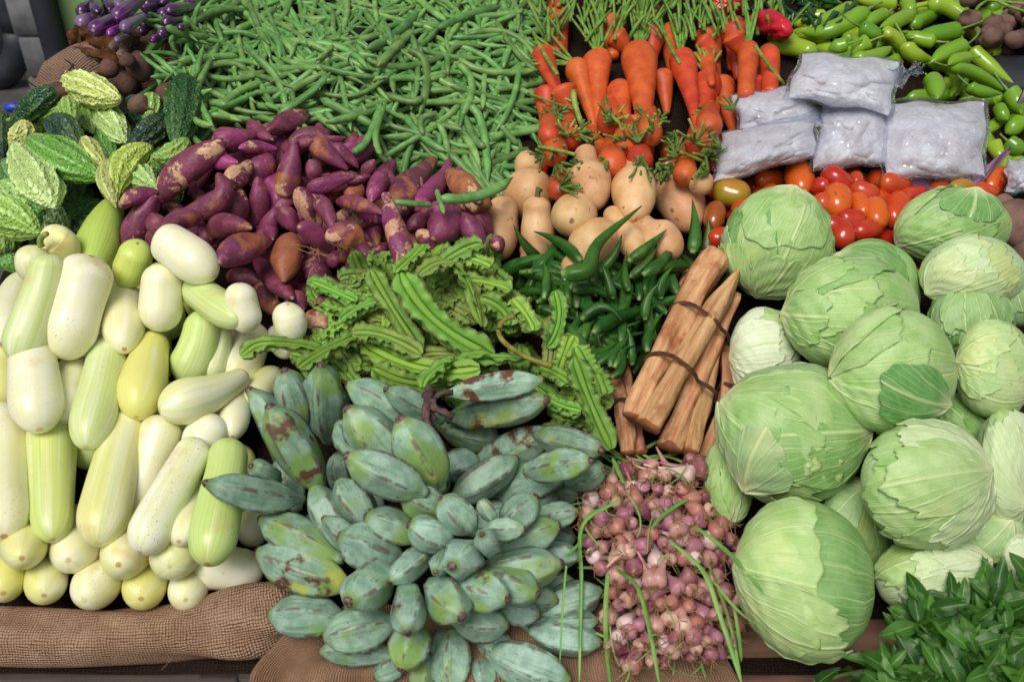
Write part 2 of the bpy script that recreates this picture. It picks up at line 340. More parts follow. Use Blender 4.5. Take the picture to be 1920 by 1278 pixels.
def m_ocolor(name, rough, spec, second=None, amt=.5, scale=25, bump=.1, bscale=150, dmul=None, coat=0, tips=(), sss=0, streak=None, cell=None):
    """colour taken from the object itself, broken up by a second colour"""
    n = NT(name); oc = n.coords(); col = n.oi().outputs['Color']; nz = n.noise(oc, scale, 4); t = n.attr('t')
    c = n.mix(n.math('MULTIPLY', n.ss(nz,.4,.72), amt), col, lin(second)) if second else n.hsv(col, .5, 1.0, n.ss(nz,.2,.8,.8,1.2))
    if dmul: c = n.mix(n.math('MULTIPLY', n.ss(n.attr('d'), dmul[0], dmul[1]), dmul[3]), c, n.hsv(c, .5, dmul[4], dmul[5]))
    if streak: c = n.mix(n.math('MULTIPLY', n.ss(n.noise(cyl(n, streak[0], streak[1]), 2.0, 3), .5,.72), streak[3]), c, lin(streak[2]))
    for lo, hi, tc in tips: c = n.mix(n.ss(n.math('ADD', t, n.math('MULTIPLY', n.math('SUBTRACT', n.noise(oc,90,2), .5), .05)), lo, hi), c, lin(tc))
    if sss: n.sssr((1,.6,.3), .004)
    nb = n.bump(n.noise(oc, bscale, 3), bump, .0015)
    if cell:
        vd = n.nd('ShaderNodeTexVoronoi', {'Vector': n.nd('ShaderNodeVectorMath', (oc, n.nd('ShaderNodeVectorMath', (n.nd('ShaderNodeTexNoise', {'Vector':oc,'Scale':40.0}).outputs['Color'], (.012,.012,.012)), operation='MULTIPLY').outputs[0]), operation='ADD').outputs[0], 'Scale':cell, 'Smoothness':.5}, feature='SMOOTH_F1').outputs['Distance']
        nb = n.bump(n.ss(vd,.62,.1), .8, .0032, nb); c = n.mix(n.math('MULTIPLY', n.ss(vd,.45,.15), .35), c, n.hsv(c, .5, .8, 1.5))
    return n.set(col=c, rough=rough, spec=spec, coat=coat, sss=sss, nrm=nb)
def m_carrot():
    n = NT('carrot_skin'); t = n.attr('t'); oc = n.coords(); nz = n.noise(oc, 30, 4)
    rg = n.noise(n.vec(n.math('MULTIPLY', n.attr('a'), 3.0), n.math('MULTIPLY_ADD', t, 55.0, n.math('MULTIPLY', n.rand(), 90.0))), 1.0, 4, .7)
    c = n.mix(n.ss(nz,.3,.7), lin((178,66,30)), lin((208,94,46)))
    c = n.mix(n.math('MULTIPLY', n.ss(rg,.58,.7), .35), c, lin((150,62,30)))
    c = n.mix(n.ss(n.math('ADD', t, n.math('MULTIPLY', nz,.1)), .10,.03), c, lin((112,66,34)))
    c = vary(n, c, .25, .02)
    return n.set(col=c, rough=.42, spec=.4, nrm=n.bump(rg, .35, .0012))
def m_burlap(name, f, c1, c2, stain=None):
    n = NT(name); u = n.math('MULTIPLY', n.attr('a'), f); v = n.math('MULTIPLY', n.attr('t'), f); oc = n.coords()
    w1 = n.math('MULTIPLY', n.math('SUBTRACT', n.noise(oc, 60, 2), .5), 1.6); w2 = n.math('MULTIPLY', n.math('SUBTRACT', n.noise(oc, 47, 2), .5), 1.6)
    u = n.math('ADD', u, w1); v = n.math('ADD', v, w2)
    su = n.math('ABSOLUTE', n.math('SINE', n.math('MULTIPLY', u, math.pi))); sv = n.math('ABSOLUTE', n.math('SINE', n.math('MULTIPLY', v, math.pi)))
    par = n.math('MODULO', n.math('ABSOLUTE', n.math('ADD', n.math('FLOOR', u), n.math('FLOOR', v))), 2.0)
    su2 = n.math('POWER', su, .6); sv2 = n.math('POWER', sv, .6)
    hA = n.math('MULTIPLY', su2, n.math('MULTIPLY_ADD', sv, .45, .55)); hB = n.math('MULTIPLY', sv2, n.math('MULTIPLY_ADD', su, .45, .55))
    h = n.math('ADD', n.math('MULTIPLY', hA, par), n.math('MULTIPLY', hB, n.math('SUBTRACT', 1.0, par)))
    nz = n.noise(oc, 24, 4); fz = n.noise(oc, 900, 2)
    c = n.mix(n.ss(n.math('ADD', n.math('MULTIPLY', nz,.7), n.math('MULTIPLY', fz,.3)),.3,.7), lin(c1), lin(c2))
    c = n.mix(n.math('MULTIPLY', n.ss(h, .60,.12), .68), c, lin((84,58,42)))
    if stain: c = n.mix(n.math('MULTIPLY', n.ss(n.noise(oc, stain[1], 4), stain[2], stain[2]+.08), .8), c, lin(stain[0]))
    return n.set(col=c, rough=.9, spec=.1, nrm=n.bump(n.math('ADD', h, n.math('MULTIPLY', fz, .35)), 1.0, .0032))
def m_wood(name, c1, c2, f=(3,60,60)):
    n = NT(name); v = n.nd('ShaderNodeVectorMath', (n.coords(), f), operation='MULTIPLY').outputs[0]
    g = n.noise(v, 1.0, 6, .65, .6); g2 = n.noise(n.coords(), 12, 4)
    c = n.mix(n.ss(g,.3,.7), lin(c1), lin(c2)); c = n.mix(n.math('MULTIPLY', n.ss(g2,.5,.75), .5), c, lin(tuple(x*.6 for x in c1)))
    c = n.mix(n.ss(g,.66,.72), c, lin((30,24,20)))
    return n.set(col=c, rough=.75, spec=.25, nrm=n.bump(g, .5, .002))
def m_film(name, tint=(240,243,250), k=.16):
    n = NT(name); oc = n.coords(); t = n.t
    cr = n.nd('ShaderNodeTexVoronoi', {'Vector': n.nd('ShaderNodeVectorMath', (n.noise(oc, 14, 2), (.35,.35,.35)), operation='MULTIPLY').outputs[0], 'Scale':26.0}, feature='DISTANCE_TO_EDGE').outputs['Distance']
    wv = n.noise(oc, 34, 5, .6, 1.2); rid = n.math('ABSOLUTE', n.math('SUBTRACT', wv, .5))
    nb = n.bump(n.math('ADD', n.math('MULTIPLY', n.ss(rid,.10,.0), .8), n.noise(oc, 20, 3, .5, 1.2)), 1.0, .022)
    gl = n.nd('ShaderNodeBsdfGlossy', {'Color':(1,1,1,1),'Roughness':.10,'Normal':nb}).outputs[0]
    tr = n.nd('ShaderNodeBsdfTransparent', {'Color':lin(tint)}).outputs[0]
    fr = n.math('POWER', n.nd('ShaderNodeLayerWeight', {'Blend':.5}).outputs['Facing'], 3.0)
    df = n.nd('ShaderNodeBsdfDiffuse', {'Color':lin((214,216,228)),'Normal':nb}).outputs[0]
    m1 = n.nd('ShaderNodeMixShader', (n.math('MULTIPLY_ADD', n.ss(rid,.06,.0), .12, .01), tr, df)).outputs[0]
    m2 = n.nd('ShaderNodeMixShader', (n.math('MULTIPLY_ADD', fr, .40, k*.8, clamp=True), m1, gl)).outputs[0]
    t.links.new(m2, n.out.inputs['Surface']); return n.m
def m_wing():
    n = NT('winged_bean_skin'); oc = n.coords(); d = n.attr('d'); t = n.attr('t'); nz = n.noise(oc, 40, 4); R,G,B = n.ocol()
    c = n.mix(n.ss(nz,.3,.7), lin((108,166,54)), lin((150,198,86)))
    c = n.mix(n.ss(d,.55,1.1), c, lin((146,190,92)))
    c = n.mix(n.ss(d,.47,.42), c, lin((150,196,80)))
    c = n.mix(n.math('MULTIPLY', R, n.ss(n.noise(oc,15,2),.35,.65)), c, lin((168,178,96)))
    c = n.mix(n.math('MULTIPLY', n.ss(n.noise(oc,48,5,.65), .66,.73), .8), c, lin((92,74,34)))
    c = n.mix(n.math('MULTIPLY', n.ss(n.math('ADD', d, n.math('MULTIPLY', nz,.3)), 1.18,1.26), .5), c, lin((98,84,44)))
    c = vary(n, c, .4, .03)
    n.set(col=c, rough=.5, spec=.35, nrm=n.bump(n.noise(oc,140,3), .3, .0015))
    tl = n.nd('ShaderNodeBsdfTranslucent', {'Color':c}).outputs[0]
    n.t.links.new(n.nd('ShaderNodeMixShader', (.30, n.b.outputs[0], tl)).outputs[0], n.out.inputs['Surface']); return n.m
def m_leaf(name, c1, c2, back=None, tr=.25, rough=.4):
    n = NT(name); oc = n.coords(); nz = n.noise(oc, 30, 3); d = n.attr('d'); a = n.attr('a')
    rl = n.attr('t')   # a random value per leaf
    c = n.mix(n.math('ADD', n.math('MULTIPLY', rl, .7), n.math('MULTIPLY', n.math('SUBTRACT', nz,.35), .6), clamp=True), lin(c1), lin(c2))
    side = n.ss(n.math('ABSOLUTE', n.math('SINE', n.math('ADD', n.math('MULTIPLY', d, 26.0), n.math('MULTIPLY', n.math('ABSOLUTE', a), -9.0)))), .16,.0)
    c = n.mix(n.math('MULTIPLY', side, .25), c, lin((140,180,90))); c = n.mix(n.math('MULTIPLY', n.ss(n.math('ABSOLUTE', a), .09,.02), .6), c, lin((150,188,96)))
    n.set(col=c, rough=rough, spec=.4, nrm=n.bump(n.math('ADD', nz, side), .25, .001))
    tl = n.nd('ShaderNodeBsdfTranslucent', {'Color':c}).outputs[0]
    n.t.links.new(n.nd('ShaderNodeMixShader', (tr, n.b.outputs[0], tl)).outputs[0], n.out.inputs['Surface']); return n.m
GOURD = m_gourd(); SWEET = m_sweet(); BANANA = m_banana(); CABB = m_cabbage(); CARROT = m_carrot(); WING = m_wing()
BEAN = m_simple('green_bean_skin', (84,128,62), (122,164,92), 45, .40, .42, .6, .03, .2, 90, .001, 0, ((150,150,96),40,.72), [(.965,.99,(150,158,104)),(.03,.01,(110,120,70))])
STALK = m_simple('green_stalk', (84,120,44), (128,158,70), 60, .5, .35, .4, .05, .2, 200)
STALKY = m_simple('pale_green_stalk', (128,150,78), (168,180,110), 60, .5, .35, .3, .05, .2, 200)
OKRA = m_simple('okra_skin', (30,70,20), (58,104,34), 30, .38, .35, .45, .03, .2, 300, .001, 0, None, [(.12,.02,(120,150,80))])
DCHILI = m_simple('dark_chilli_skin', (18,52,22), (34,84,32), 30, .25, .5, .4, .03, .05, 100)
CHILI = m_ocolor('pale_chilli_skin', .22, .5, (120,160,34), .5, 14, .06, 60, coat=.2)
TOMATO = m_ocolor('tomato_skin', .2, .5, (204,96,28), .55, 12, .03, 60, coat=.3, sss=.05)
EGGP = m_ocolor('striped_eggplant_skin', .25, .5, None, bump=.05, coat=.2, streak=(4.4,.5,(176,146,190),.42), tips=((.975,.99,(170,140,160)),))
BITTER = m_ocolor('bitter_gourd_skin', .30, .45, (140,176,84), .22, 18, .35, 170, dmul=(.97,1.12,0,.7,.85,1.9), cell=190)
SQUASH = m_simple('tan_squash_skin', (200,150,100), (226,186,138), 22, .46, .35, .18, .025, .3, 50, .002, .05, ((160,116,76),48,.63), [(.985,.995,(140,112,80))])
BEET = m_simple('earthy_beetroot_skin', (74,58,52), (112,84,70), 26, .85, .15, .4, .03, .6, 160, .003)
POTATO = m_simple('earthy_tuber_skin', (98,76,66), (130,104,92), 26, .85, .15, .3, .02, .5, 160, .002)
ROOTW = m_simple('peeled_root_wood', (174,114,82), (214,166,124), 30, .7, .2, .3, .035, .8, 70, .004, 0, ((154,86,60),22,.48), None, (1.2,2.0))
ROOTCUT = m_simple('cut_root_face', (140,84,58), (166,106,74), 60, .75, .15, .2, .02, .4, 200)
CORD = m_simple('dark_cord', (70,46,36), (104,72,54), 90, .8, .2, .1, .01, .6, 500)
SHAL = m_ocolor('shallot_skin', .38, .42, (196,158,136), .6, 45, .2, 160, streak=(2.6,.35,(150,84,104),.6), tips=((.93,.985,(150,112,84)),))
HAIR = m_simple('dry_root_hair', (118,88,60), (166,132,96), 80, .9, .1, .2, .02, .1, 300)
GREENB = m_simple('onion_blade', (92,138,58), (132,168,84), 20, .45, .35, .3, .03, .2, 60, .001, 0, ((160,160,90),18,.66))
SACK = m_burlap('burlap_weave', 280.0, (166,128,102), (196,162,134))
SACKB = m_burlap('burlap_weave_back', 260.0, (146,116,98), (166,136,116), ((52,54,84),16,.63))
SACKF = m_burlap('burlap_weave_front', 260.0, (176,134,104), (206,166,132), ((176,120,50),5,.68))
SHADEBED = m_burlap('gap_shade_sacking', 220.0, (34,27,23), (44,35,29))  # near-black colour paints in the deep shade of the gaps between vegetables
COIR = m_simple('coir_fibre', (74,48,32), (110,76,50), 60, .95, .05, .1, .01, 1.0, 240, .006)
WOOD = m_wood('weathered_wood', (92,80,74), (126,112,104)); WOODB = m_wood('brown_wood', (120,88,70), (152,116,94))
FILM = m_film('clear_plastic_film'); FILMR = None
CALYX = m_simple('dry_calyx', (70,84,46), (110,112,66), 90, .8, .2, .2)
CREAMY = m_simple('pale_curd_lumps', (224,216,214), (246,243,242), 30, .55, .35, .1, .01, .5, 40, .004, .1)
HERB = m_leaf('herb_leaf', (22,68,20), (92,146,54)); CTOP = m_leaf('herb_leaf_pale', (70,112,40), (120,158,70))
RED = m_simple('red_plastic', (170,24,40), (200,40,60), 20, .2, .5, .1, .01, .8, 40, .006, .1)
WHITEP = m_simple('white_painted', (214,214,210), (226,226,222), 20, .5, .3, .05, .01, .05, 30)
GREENW = m_simple('green_painted_wall', (128,160,104), (142,172,116), 6, .8, .2, .02, .01, .3, 60, .002)
DARKM = m_simple('dark_painted_metal', (40,42,50), (52,54,62), 10, .5, .4, .05, .01, .1, 60)
CONC = m_simple('grey_concrete', (92,92,96), (120,120,122), 14, .9, .15, .2, .01, .5, 80, .003)
VANP = m_simple('pale_vehicle_paint', (170,174,182), (186,190,198), 3, .3, .5, .02, .01, .02, 20); VANR = m_simple('red_vehicle_stripe', (120,30,34), (136,38,40), 3, .3, .5, .02, .01, .02, 20)
STREET = m_simple('street_asphalt', (66,64,64), (86,84,82), 8, .9, .2, .0, .0, .6, 120, .004)
BLUEP = m_simple('blue_plastic', (24,50,170), (34,66,190), 8, .35, .5, .05, .01, .05, 20)
PURP = m_simple('purple_tinted_film', (120,92,118), (150,124,148), 14, .3, .5, .05, .01, .4, 30, .004)
def prof(ts, L, w1, w2, mid=None, e1=1.0, e2=1.0, k=2.0):
    """half widths along a body with rounded ends; L, w in photo pixels"""
    if mid: w = np.where(ts < mid[0], w1+(mid[1]-w1)*(.5-.5*np.cos(np.pi*np.clip(ts/mid[0],0,1))), mid[1]+(w2-mid[1])*(.5-.5*np.cos(np.pi*np.clip((ts-mid[0])/(1-mid[0]),0,1))))
    else: w = w1+(w2-w1)*(.5-.5*np.cos(np.pi*ts))
    s = ts*L; a = max(w1/2*e1,.01); b = max(w2/2*e2,.01)
    if a+b > L: f = L/(a+b); a*=f; b*=f
    c = np.where(s < a, (np.maximum(1-((a-s)/a)**k,0))**(1/k), 1.0)*np.where(L-s < b, (np.maximum(1-((b-L+s)/b)**k,0))**(1/k), 1.0)
    return np.maximum(w/2*c, .25)
def plen(pts, tilt=0.0):
    X = spline(pts, 12); l = np.linalg.norm(np.diff(X,axis=0),axis=1).sum(); m = mpp(X[6,0],X[6,1])
    return math.hypot(l, tilt*.8/m)
def lump(n, ns, amp, seed, ka=(1,2,3), kt=(1,2,4)):
    r = np.random.default_rng(seed); A = 2*np.pi*np.arange(ns)/ns; t = np.linspace(0,1,n); c = np.ones((n,ns))
    for i in range(7):
        c += amp/2.2*r.normal()*np.cos(r.choice(ka)*A[None,:]+r.uniform(0,6.28)+r.normal()*t[:,None])*np.cos(r.choice(kt)*np.pi*t[:,None]+r.uniform(0,6.28))
    return c
def mid(pts): X = spline(pts, 5); return X[2]
# ================================================================== setting
g = Geo(); gy = np.linspace(-4,9,14); gx = np.linspace(-8,8,14)
V = np.array([[[x,y,0] for x in gx] for y in gy]); g.grid(V, gy[:,None], gx[None,:], 1, wrap=False)
tag(g.build('street_ground', STREET), None, None, kind='structure')
# the sacking that covers the display boards, following the heaps
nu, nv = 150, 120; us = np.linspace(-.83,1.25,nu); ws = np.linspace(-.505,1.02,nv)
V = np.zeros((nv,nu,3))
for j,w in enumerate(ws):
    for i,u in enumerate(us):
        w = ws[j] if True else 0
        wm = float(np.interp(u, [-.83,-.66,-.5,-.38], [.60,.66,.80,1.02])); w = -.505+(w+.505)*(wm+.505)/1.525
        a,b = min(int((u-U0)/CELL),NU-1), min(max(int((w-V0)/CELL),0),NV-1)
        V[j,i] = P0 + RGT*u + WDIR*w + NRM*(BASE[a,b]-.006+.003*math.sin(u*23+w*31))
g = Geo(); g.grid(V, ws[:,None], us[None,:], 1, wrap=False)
tag(g.build('display_sacking', SHADEBED), 'sacking coloured dark for gap shade, spread over the sloping display under all heaps', 'sacking')
# boards of the stall below the sacking
def box(g, c, s, rotx=0.0, mi=0, bev=.004):
    c = np.array(c,float); h = np.array(s,float)/2; n = 8
    ring = []
    for sy,sz in ((-1,-1),(1,-1),(1,1),(-1,1)):
        for k in range(2):
            pass
    prof_ = [(-h[1]+bev,-h[2]),(h[1]-bev,-h[2]),(h[1],-h[2]+bev),(h[1],h[2]-bev),(h[1]-bev,h[2]),(-h[1]+bev,h[2]),(-h[1],h[2]-bev),(-h[1],-h[2]+bev)]
    xs = [-h[0], -h[0]+bev, h[0]-bev, h[0]]; sc = [.985,1,1,.985]
    V = np.array([[[x, y*k, z*k] for y,z in prof_] for x,k in zip(xs,sc)])
    ca,sa = math.cos(rotx), math.sin(rotx)
    V = np.stack([V[...,0], V[...,1]*ca-V[...,2]*sa, V[...,1]*sa+V[...,2]*ca],-1) + c
    g.grid(V, np.linspace(0,1,4)[:,None], np.arange(8)[None,:]/8, 1, True, True, mi)
fe = at(960,1215,0.0)                       # the front edge of the display
tbl = empty('stall_table', (0, fe[1]+.02, 0)); tag(tbl, 'weathered grey wooden stall table whose planks show along the bottom edge', 'stall table')
g = Geo(); box(g, (-.62,fe[1]-.004,fe[2]-.125),(.52,.03,.14)); g.build('front_plank', WOOD, tbl)
g = Geo(); box(g, (-.18,fe[1]+.012,fe[2]-.125),(.36,.03,.14)); g.build('front_plank', WOOD, tbl)
g = Geo(); box(g, (.62,fe[1]+.006,fe[2]-.115),(1.2,.03,.11)); g.build('front_plank', WOODB, tbl)
g = Geo(); q = P0+WDIR*.26-NRM*.06; box(g, q+RGT*.40, (1.60,1.5,.03), SLOPE); g.build('table_board', WOOD, tbl)
g = Geo(); q = P0+WDIR*.04-NRM*.06; box(g, q-RGT*.615, (.42,1.08,.03), SLOPE); g.build('table_board', WOOD, tbl)
for x in (-.76,1.1):
    for y,z in ((fe[1]+.05,fe[2]-.10),(2.1,.9)):
        g = Geo(); box(g,(x,y,z/2),(.07,.07,z)); g.build('leg', WOOD, tbl)
g = Geo(); box(g, at(1585,1212,.004)+np.array([0,0.02,-.012]), (.62,.05,.03), .1); tag(g.build('edge_board', WOODB), 'brown board along the front edge beneath the cabbages', 'board')
# ------------------------------------------------------------------ far street corner behind the stall
def back(px, py, y):                         # a point of the pixel's ray at world depth y
    d = ray(px,py); return CAM + d*(y/d[1])
wl = back(112,60,2.75); g = Geo(); box(g,(wl[0]+.62, 2.85, .9),(1.24,.2,1.8)); tag(g.build('green_wall', GREENW), 'pale green painted wall beside the eggplants', 'wall')
p = back(101,100,2.70); g = Geo(); box(g,(p[0], 2.72, .9),(.05,.06,1.8)); tag(g.build('dark_post', DARKM), 'dark upright post at the corner of the green wall', 'post')
st = empty('block_stack', (back(66,100,3.3)[0],3.4,0)); tag(st, 'stack of grey concrete blocks beyond the dark post', 'block stack')
for k in range(7):
    for jx in range(1):
        bx = back(68,100,3.3)[0]; g = Geo(); box(g,(bx+.008*(k%2),3.4,.07+k*.142),(.135,.15,.135)); g.build('block', CONC, st)
p = back(72,20,3.3); g = Geo(); P = np.array([[p[0]-.07,3.40,1.05],[p[0]-.04,3.39,1.05],[p[0],3.39,1.05],[p[0]+.04,3.39,1.05],[p[0]+.07,3.40,1.05]])
g.sweep(spline(P,9), np.array([.01,.04,.06,.065,.065,.065,.06,.04,.01]), 12); tag(g.build('black_bag', DARKM), 'black bag lying on top of the concrete blocks', 'bag')
vn = empty('parked_vehicle', (back(10,60,4.4)[0]-.5,4.6,0)); tag(vn, 'pale vehicle with a red band parked at the far left edge', 'vehicle')
x = back(10,60,4.4)[0]-.62
g = Geo(); box(g,(x,4.6,.75),(1.6,.5,.8),bev=.08); g.build('body', VANP, vn)
g = Geo(); box(g,(x,4.345,.72),(1.5,.012,.07)); g.build('stripe', VANR, vn)
g = Geo(); 
ph = np.linspace(0,2*np.pi,25); P = np.array([[x+.45+.24*math.cos(a),4.36,.26+.24*math.sin(a)] for a in ph]); g.sweep(P, np.full(25,.06), 8, ref=np.array([0,-1.,0])); g.build('tyre', DARKM, vn)
p = back(20,190,3.0); g = Geo(); g.sweep(spline([[p[0]-.03,3.0,p[2]-.03],[p[0],3.0,p[2]-.02],[p[0]+.03,3.0,p[2]-.03]],9), np.array([.004,.012,.015,.015,.016,.015,.015,.012,.004]),10); tag(g.build('blue_lid', BLUEP), 'small bright blue plastic lid at the left edge behind the gourds', 'lid')
# ------------------------------------------------------------------ burlap sacks
def sack_tube(name, pts, r, mat, label, h, seed=1, amp=.12, n=60, ns=72, flat=1.0):
    P,R = place(pts, r, h=h, do_stamp=True)
    L = np.r_[0,np.cumsum(np.linalg.norm(np.diff(P,axis=0),axis=1))]
    A = 2*np.pi*np.arange(ns)/ns; rr = np.random.default_rng(seed); c = lump(n,ns,amp,seed,(1,2,3),(1,2,4,6))
    for i in range(5): c += .025*np.sin(rr.uniform(3,7)*A[None,:]+rr.uniform(10,26)*np.linspace(0,1,n)[:,None]+rr.uniform(0,6))
    g = Geo(); T,N,B = frames(P, NRM)
    V = P[:,None,:]+(R[:,None]*c)[...,None]*(-np.cos(A)[None,:,None]*N[:,None,:]+np.sin(A)[None,:,None]*B[:,None,:])
    g.grid(V, L[:,None], (A*R.mean())[None,:], c, True, True)
    return tag(g.build(name, mat), label, 'sack')
n = 60; tt = np.linspace(0,1,n)
sack_tube('burlap_sack', [(-120,1190),(150,1192),(330,1188),(470,1168),(580,1140)], 52+14*np.sin(np.pi*np.clip((tt-.55)/.45,0,1))-26*np.clip((tt-.88)/.12,0,1)**2, SACK, 'rolled brown burlap sack along the front edge under the pale gourds', .012, 3)
g = Geo(); sk = bpy.data.objects['burlap_sack']; mv = sk.data.vertices
for k in range(170):
    v = mv[int(rng.integers(len(mv)))]; p = np.array(sk.location)+np.array(v.co); nn = np.array(v.normal); d = rng.normal(0,1,3); Q = spline([p, p+nn*.004+d*.003, p+nn*.005+d*.010], 5); g.sweep(Q, np.full(5,.00035), 4)
g.build('frayed_threads', HAIR, sk)
# front cloth below the bananas: a draped sheet
nu, nv = 110, 50; V = np.zeros((nv,nu,3)); rr = np.random.default_rng(5)
for j in range(nv):
    s = j/(nv-1)
    for i in range(nu):
        f = i/(nu-1); px = 455+95*(1-s)*(1-f)+14*math.sin(s*7)*(1-f) + (1405-455-95*(1-s))*f; py = 1120+120*s if True else 0
        hgt = .032+.011*math.sin(f*17+s*4)*math.sin(s*3+f*5)+.005*math.sin(f*41-s*6)
        py_ = 1130 + 190*s + 10*math.sin(f*9)*(1-s) + 6*math.sin(f*23)
        V[j,i] = at(px, py_, hgt - .03*max(0,s-.7)**1.5)
g = Geo(); g.grid(V, np.linspace(0,.30,nv)[:,None], np.linspace(0,.72,nu)[None,:], 1, wrap=False)
o = g.build('burlap_cloth', SACKF); tag(o, 'brown burlap cloth hanging over the front edge under the bananas', 'sack cloth')
m = o.modifiers.new('thick','SOLIDIFY'); m.thickness = .003
# sack at the back left
P,R = place([(85,200),(150,150),(215,110),(300,95),(400,110)], np.array([30,58,70,74,72,70,68,60,40]), h=.03, ts=np.linspace(0,1,9)); 
sack_tube('standing_sack', [(55,205),(130,165),(200,130),(300,125),(420,140)], np.interp(np.linspace(0,1,60),[0,.2,.5,1],[14,52,66,60]), SACKB, 'pale burlap sack with blue stencil marks behind the bitter gourds', .01, 11, .06)
P = spline([(128,75),(165,68),(215,92),(262,108)], 30); Pw = np.array([at(x,y,.075) for x,y in P]); g = Geo(); A = np.linspace(0,1,30)
g.sweep(Pw, (np.interp(A,[0,.15,.6,1],[9,17,18,8]))*mpp(180,80,.07), 20, lump(30,20,.35,4,(1,2,3,5),(2,4,7,9))); tag(g.build('coir_roll', COIR), 'dark brown coir mat roll below the striped eggplants', 'coir roll')
P = spline([(140,92),(190,106),(250,122)], 24); Pw = np.array([at(x,y,.07) for x,y in P]); g = Geo()
g.sweep(Pw, np.interp(np.linspace(0,1,24),[0,.2,.7,1],[5,9,10,4])*mpp(180,80,.07), 16, lump(24,16,.4,9,(1,2,3,5),(2,4,7,9))); g.build('loose_fibre', COIR, bpy.data.objects['coir_roll'])
# ================================================================== beetroots and eggplants
def beet(x,y,r,tail,desc,seed,tops=False):
    pts = [(x-r*.2,y-r),(x,y),(x+tail[0]*.35,y+tail[1]*.35),(x+tail[0],y+tail[1])]
    L = r*2+math.hypot(*tail); n=26; ts=np.linspace(0,1,n); b = (1.7*r)/L
    w = np.where(ts<b, r*np.sqrt(np.maximum(1-((b*.5-ts)/(b*.5))**2,0.02)), 0); w = np.maximum(w, np.interp(ts,[0,b*.8,b*1.15,1],[r*.3,r*.75,r*.16,1]))
    P,R = place([(x-r*.9*tail[0]/max(1,math.hypot(*tail)),y-r*.9*tail[1]/max(1,math.hypot(*tail))),(x+tail[0]*.5,y+tail[1]*.5+2),(x+tail[0],y+tail[1])], w, dh=.0, ts=ts)
    g = Geo(); g.sweep(P,R,18,lump(n,18,.12,seed)); o = g.build('beetroot', BEET); item(o, desc, x, y, 'beetroot','beetroots by the burlap sack')
    if tops:
        g = Geo()
        for k in range(4):
            Q = np.array([at(a,b_,.06) for a,b_ in spline([(x-4+k*3,y-r+4),(x-6+k*4,y-r-12),(x-10+k*6,y-r-24-6*(k%2))],6)]); g.sweep(Q,np.full(6,.0016),6)
        g.build('leaf_stalks', m_red_stalk, o)
    return o
m_red_stalk = m_simple('beet_stalk', (96,34,50), (128,56,66), 40, .6, .3)
for a in [(205,128,19,(-50,12),'rusty round beetroot',1,True),(262,122,29,(55,-14),'big brown beetroot',2,False),(240,112,15,(10,20),'small grey beetroot',3,False),(290,130,19,(30,10),'dark wrinkled beetroot',4,False),(242,152,27,(62,-6),'grey pointed beetroot',5,False),(112,172,19,(-60,8),'reddish beetroot with thin roots',6,False),(314,178,20,(10,18),'smooth reddish beetroot',7,False),(262,196,20,(24,8),'dim beetroot under the gourds',8,False)]: beet(*a)
g = Geo()
for k,(x,y,x2,y2,r) in enumerate([(208,92,232,70,9),(228,98,240,66,9),(246,92,250,62,11),(222,108,232,92,9),(240,100,258,84,8)]):
    P,R = place([(x,y),((x+x2)/2+3,(y+y2)/2),(x2,y2)], prof(cosp(14),40,r*2,r*1.8), ts=cosp(14), dh=.01); g.sweep(P,R,12,lump(14,12,.4,k+40,(1,2,3),(3,5,7)))
tag(g.build('ginger_root', POTATO), 'knobbly pale brown ginger root below the eggplants', 'ginger')
g = Geo(); 
for pts in ([(45,182),(80,168),(112,166)],[(70,165),(50,150),(46,140)],[(142,152),(138,128),(122,112)],[(128,138),(134,126),(140,122)],[(150,140),(175,142),(205,140)]):
    Q = np.array([at(a,b,.10) for a,b in spline(pts,10)]); g.sweep(Q,np.full(10,.0013),6)
tag(g.build('dry_roots', m_simple('dark_dry_root',(40,26,24),(62,40,36),40,.8,.2)), 'thin dark dry roots lying over the pale burlap sack', 'roots')
EP = (58,28,70); EPb=(84,28,92); EPp=(116,88,124)
EGG = [(150,24,190,2,28,EP,'small dark eggplant'),(182,22,176,-18,26,EP,'upright purple eggplant'),(206,22,212,-20,26,EP,'plain purple eggplant'),(222,10,240,-16,24,EPp,'greyish eggplant'),(218,34,268,-6,33,EPb,'bright magenta eggplant'),(268,12,330,8,32,EP,'round ended purple eggplant'),(316,20,366,12,26,EP,'dim purple eggplant'),(303,4,345,-8,20,EP,'half cut off eggplant'),(350,10,392,-2,24,EP,'dark rear eggplant'),
 (149,46,198,28,33,EPp,'streaked grey purple eggplant'),(174,58,228,30,33,EPb,'shiny striped eggplant'),(231,54,270,30,26,EPp,'palest eggplant'),(204,64,238,44,17,(130,40,130),'small vivid eggplant'),(267,44,316,36,30,EP,'plump striped eggplant'),(309,42,350,36,24,EP,'stubby dark eggplant'),(264,60,292,56,18,EP,'small eggplant'),(284,76,318,60,15,EPb,'thin tipped eggplant'),(218,76,240,68,14,EPp,'faint small eggplant'),(337,52,360,44,14,EP,'tiny eggplant by the beans'),(190,40,240,20,28,EP,'hidden eggplant'),(300,30,350,20,28,EP,'sunken eggplant'),(300,64,340,52,22,EP,'low dark eggplant')]
for k,(x,y,x2,y2,w,c,d) in enumerate(EGG[19:]+EGG[9:19]+EGG[:9]):
    ts = cosp(20); pts=[(x2,y2),(x,y)]; P,R = place(pts, prof(ts,plen(pts,.07),w*.7,w,None,1,.8), ts=ts, tilt=.05, dh=.05, hmax=.10, q=.6)
    g = Geo(); g.sweep(P,R,18); o = g.build('eggplant', EGGP, color=lin(c)); item(o, d, x, y, 'eggplant', 'striped purple eggplants at the back')
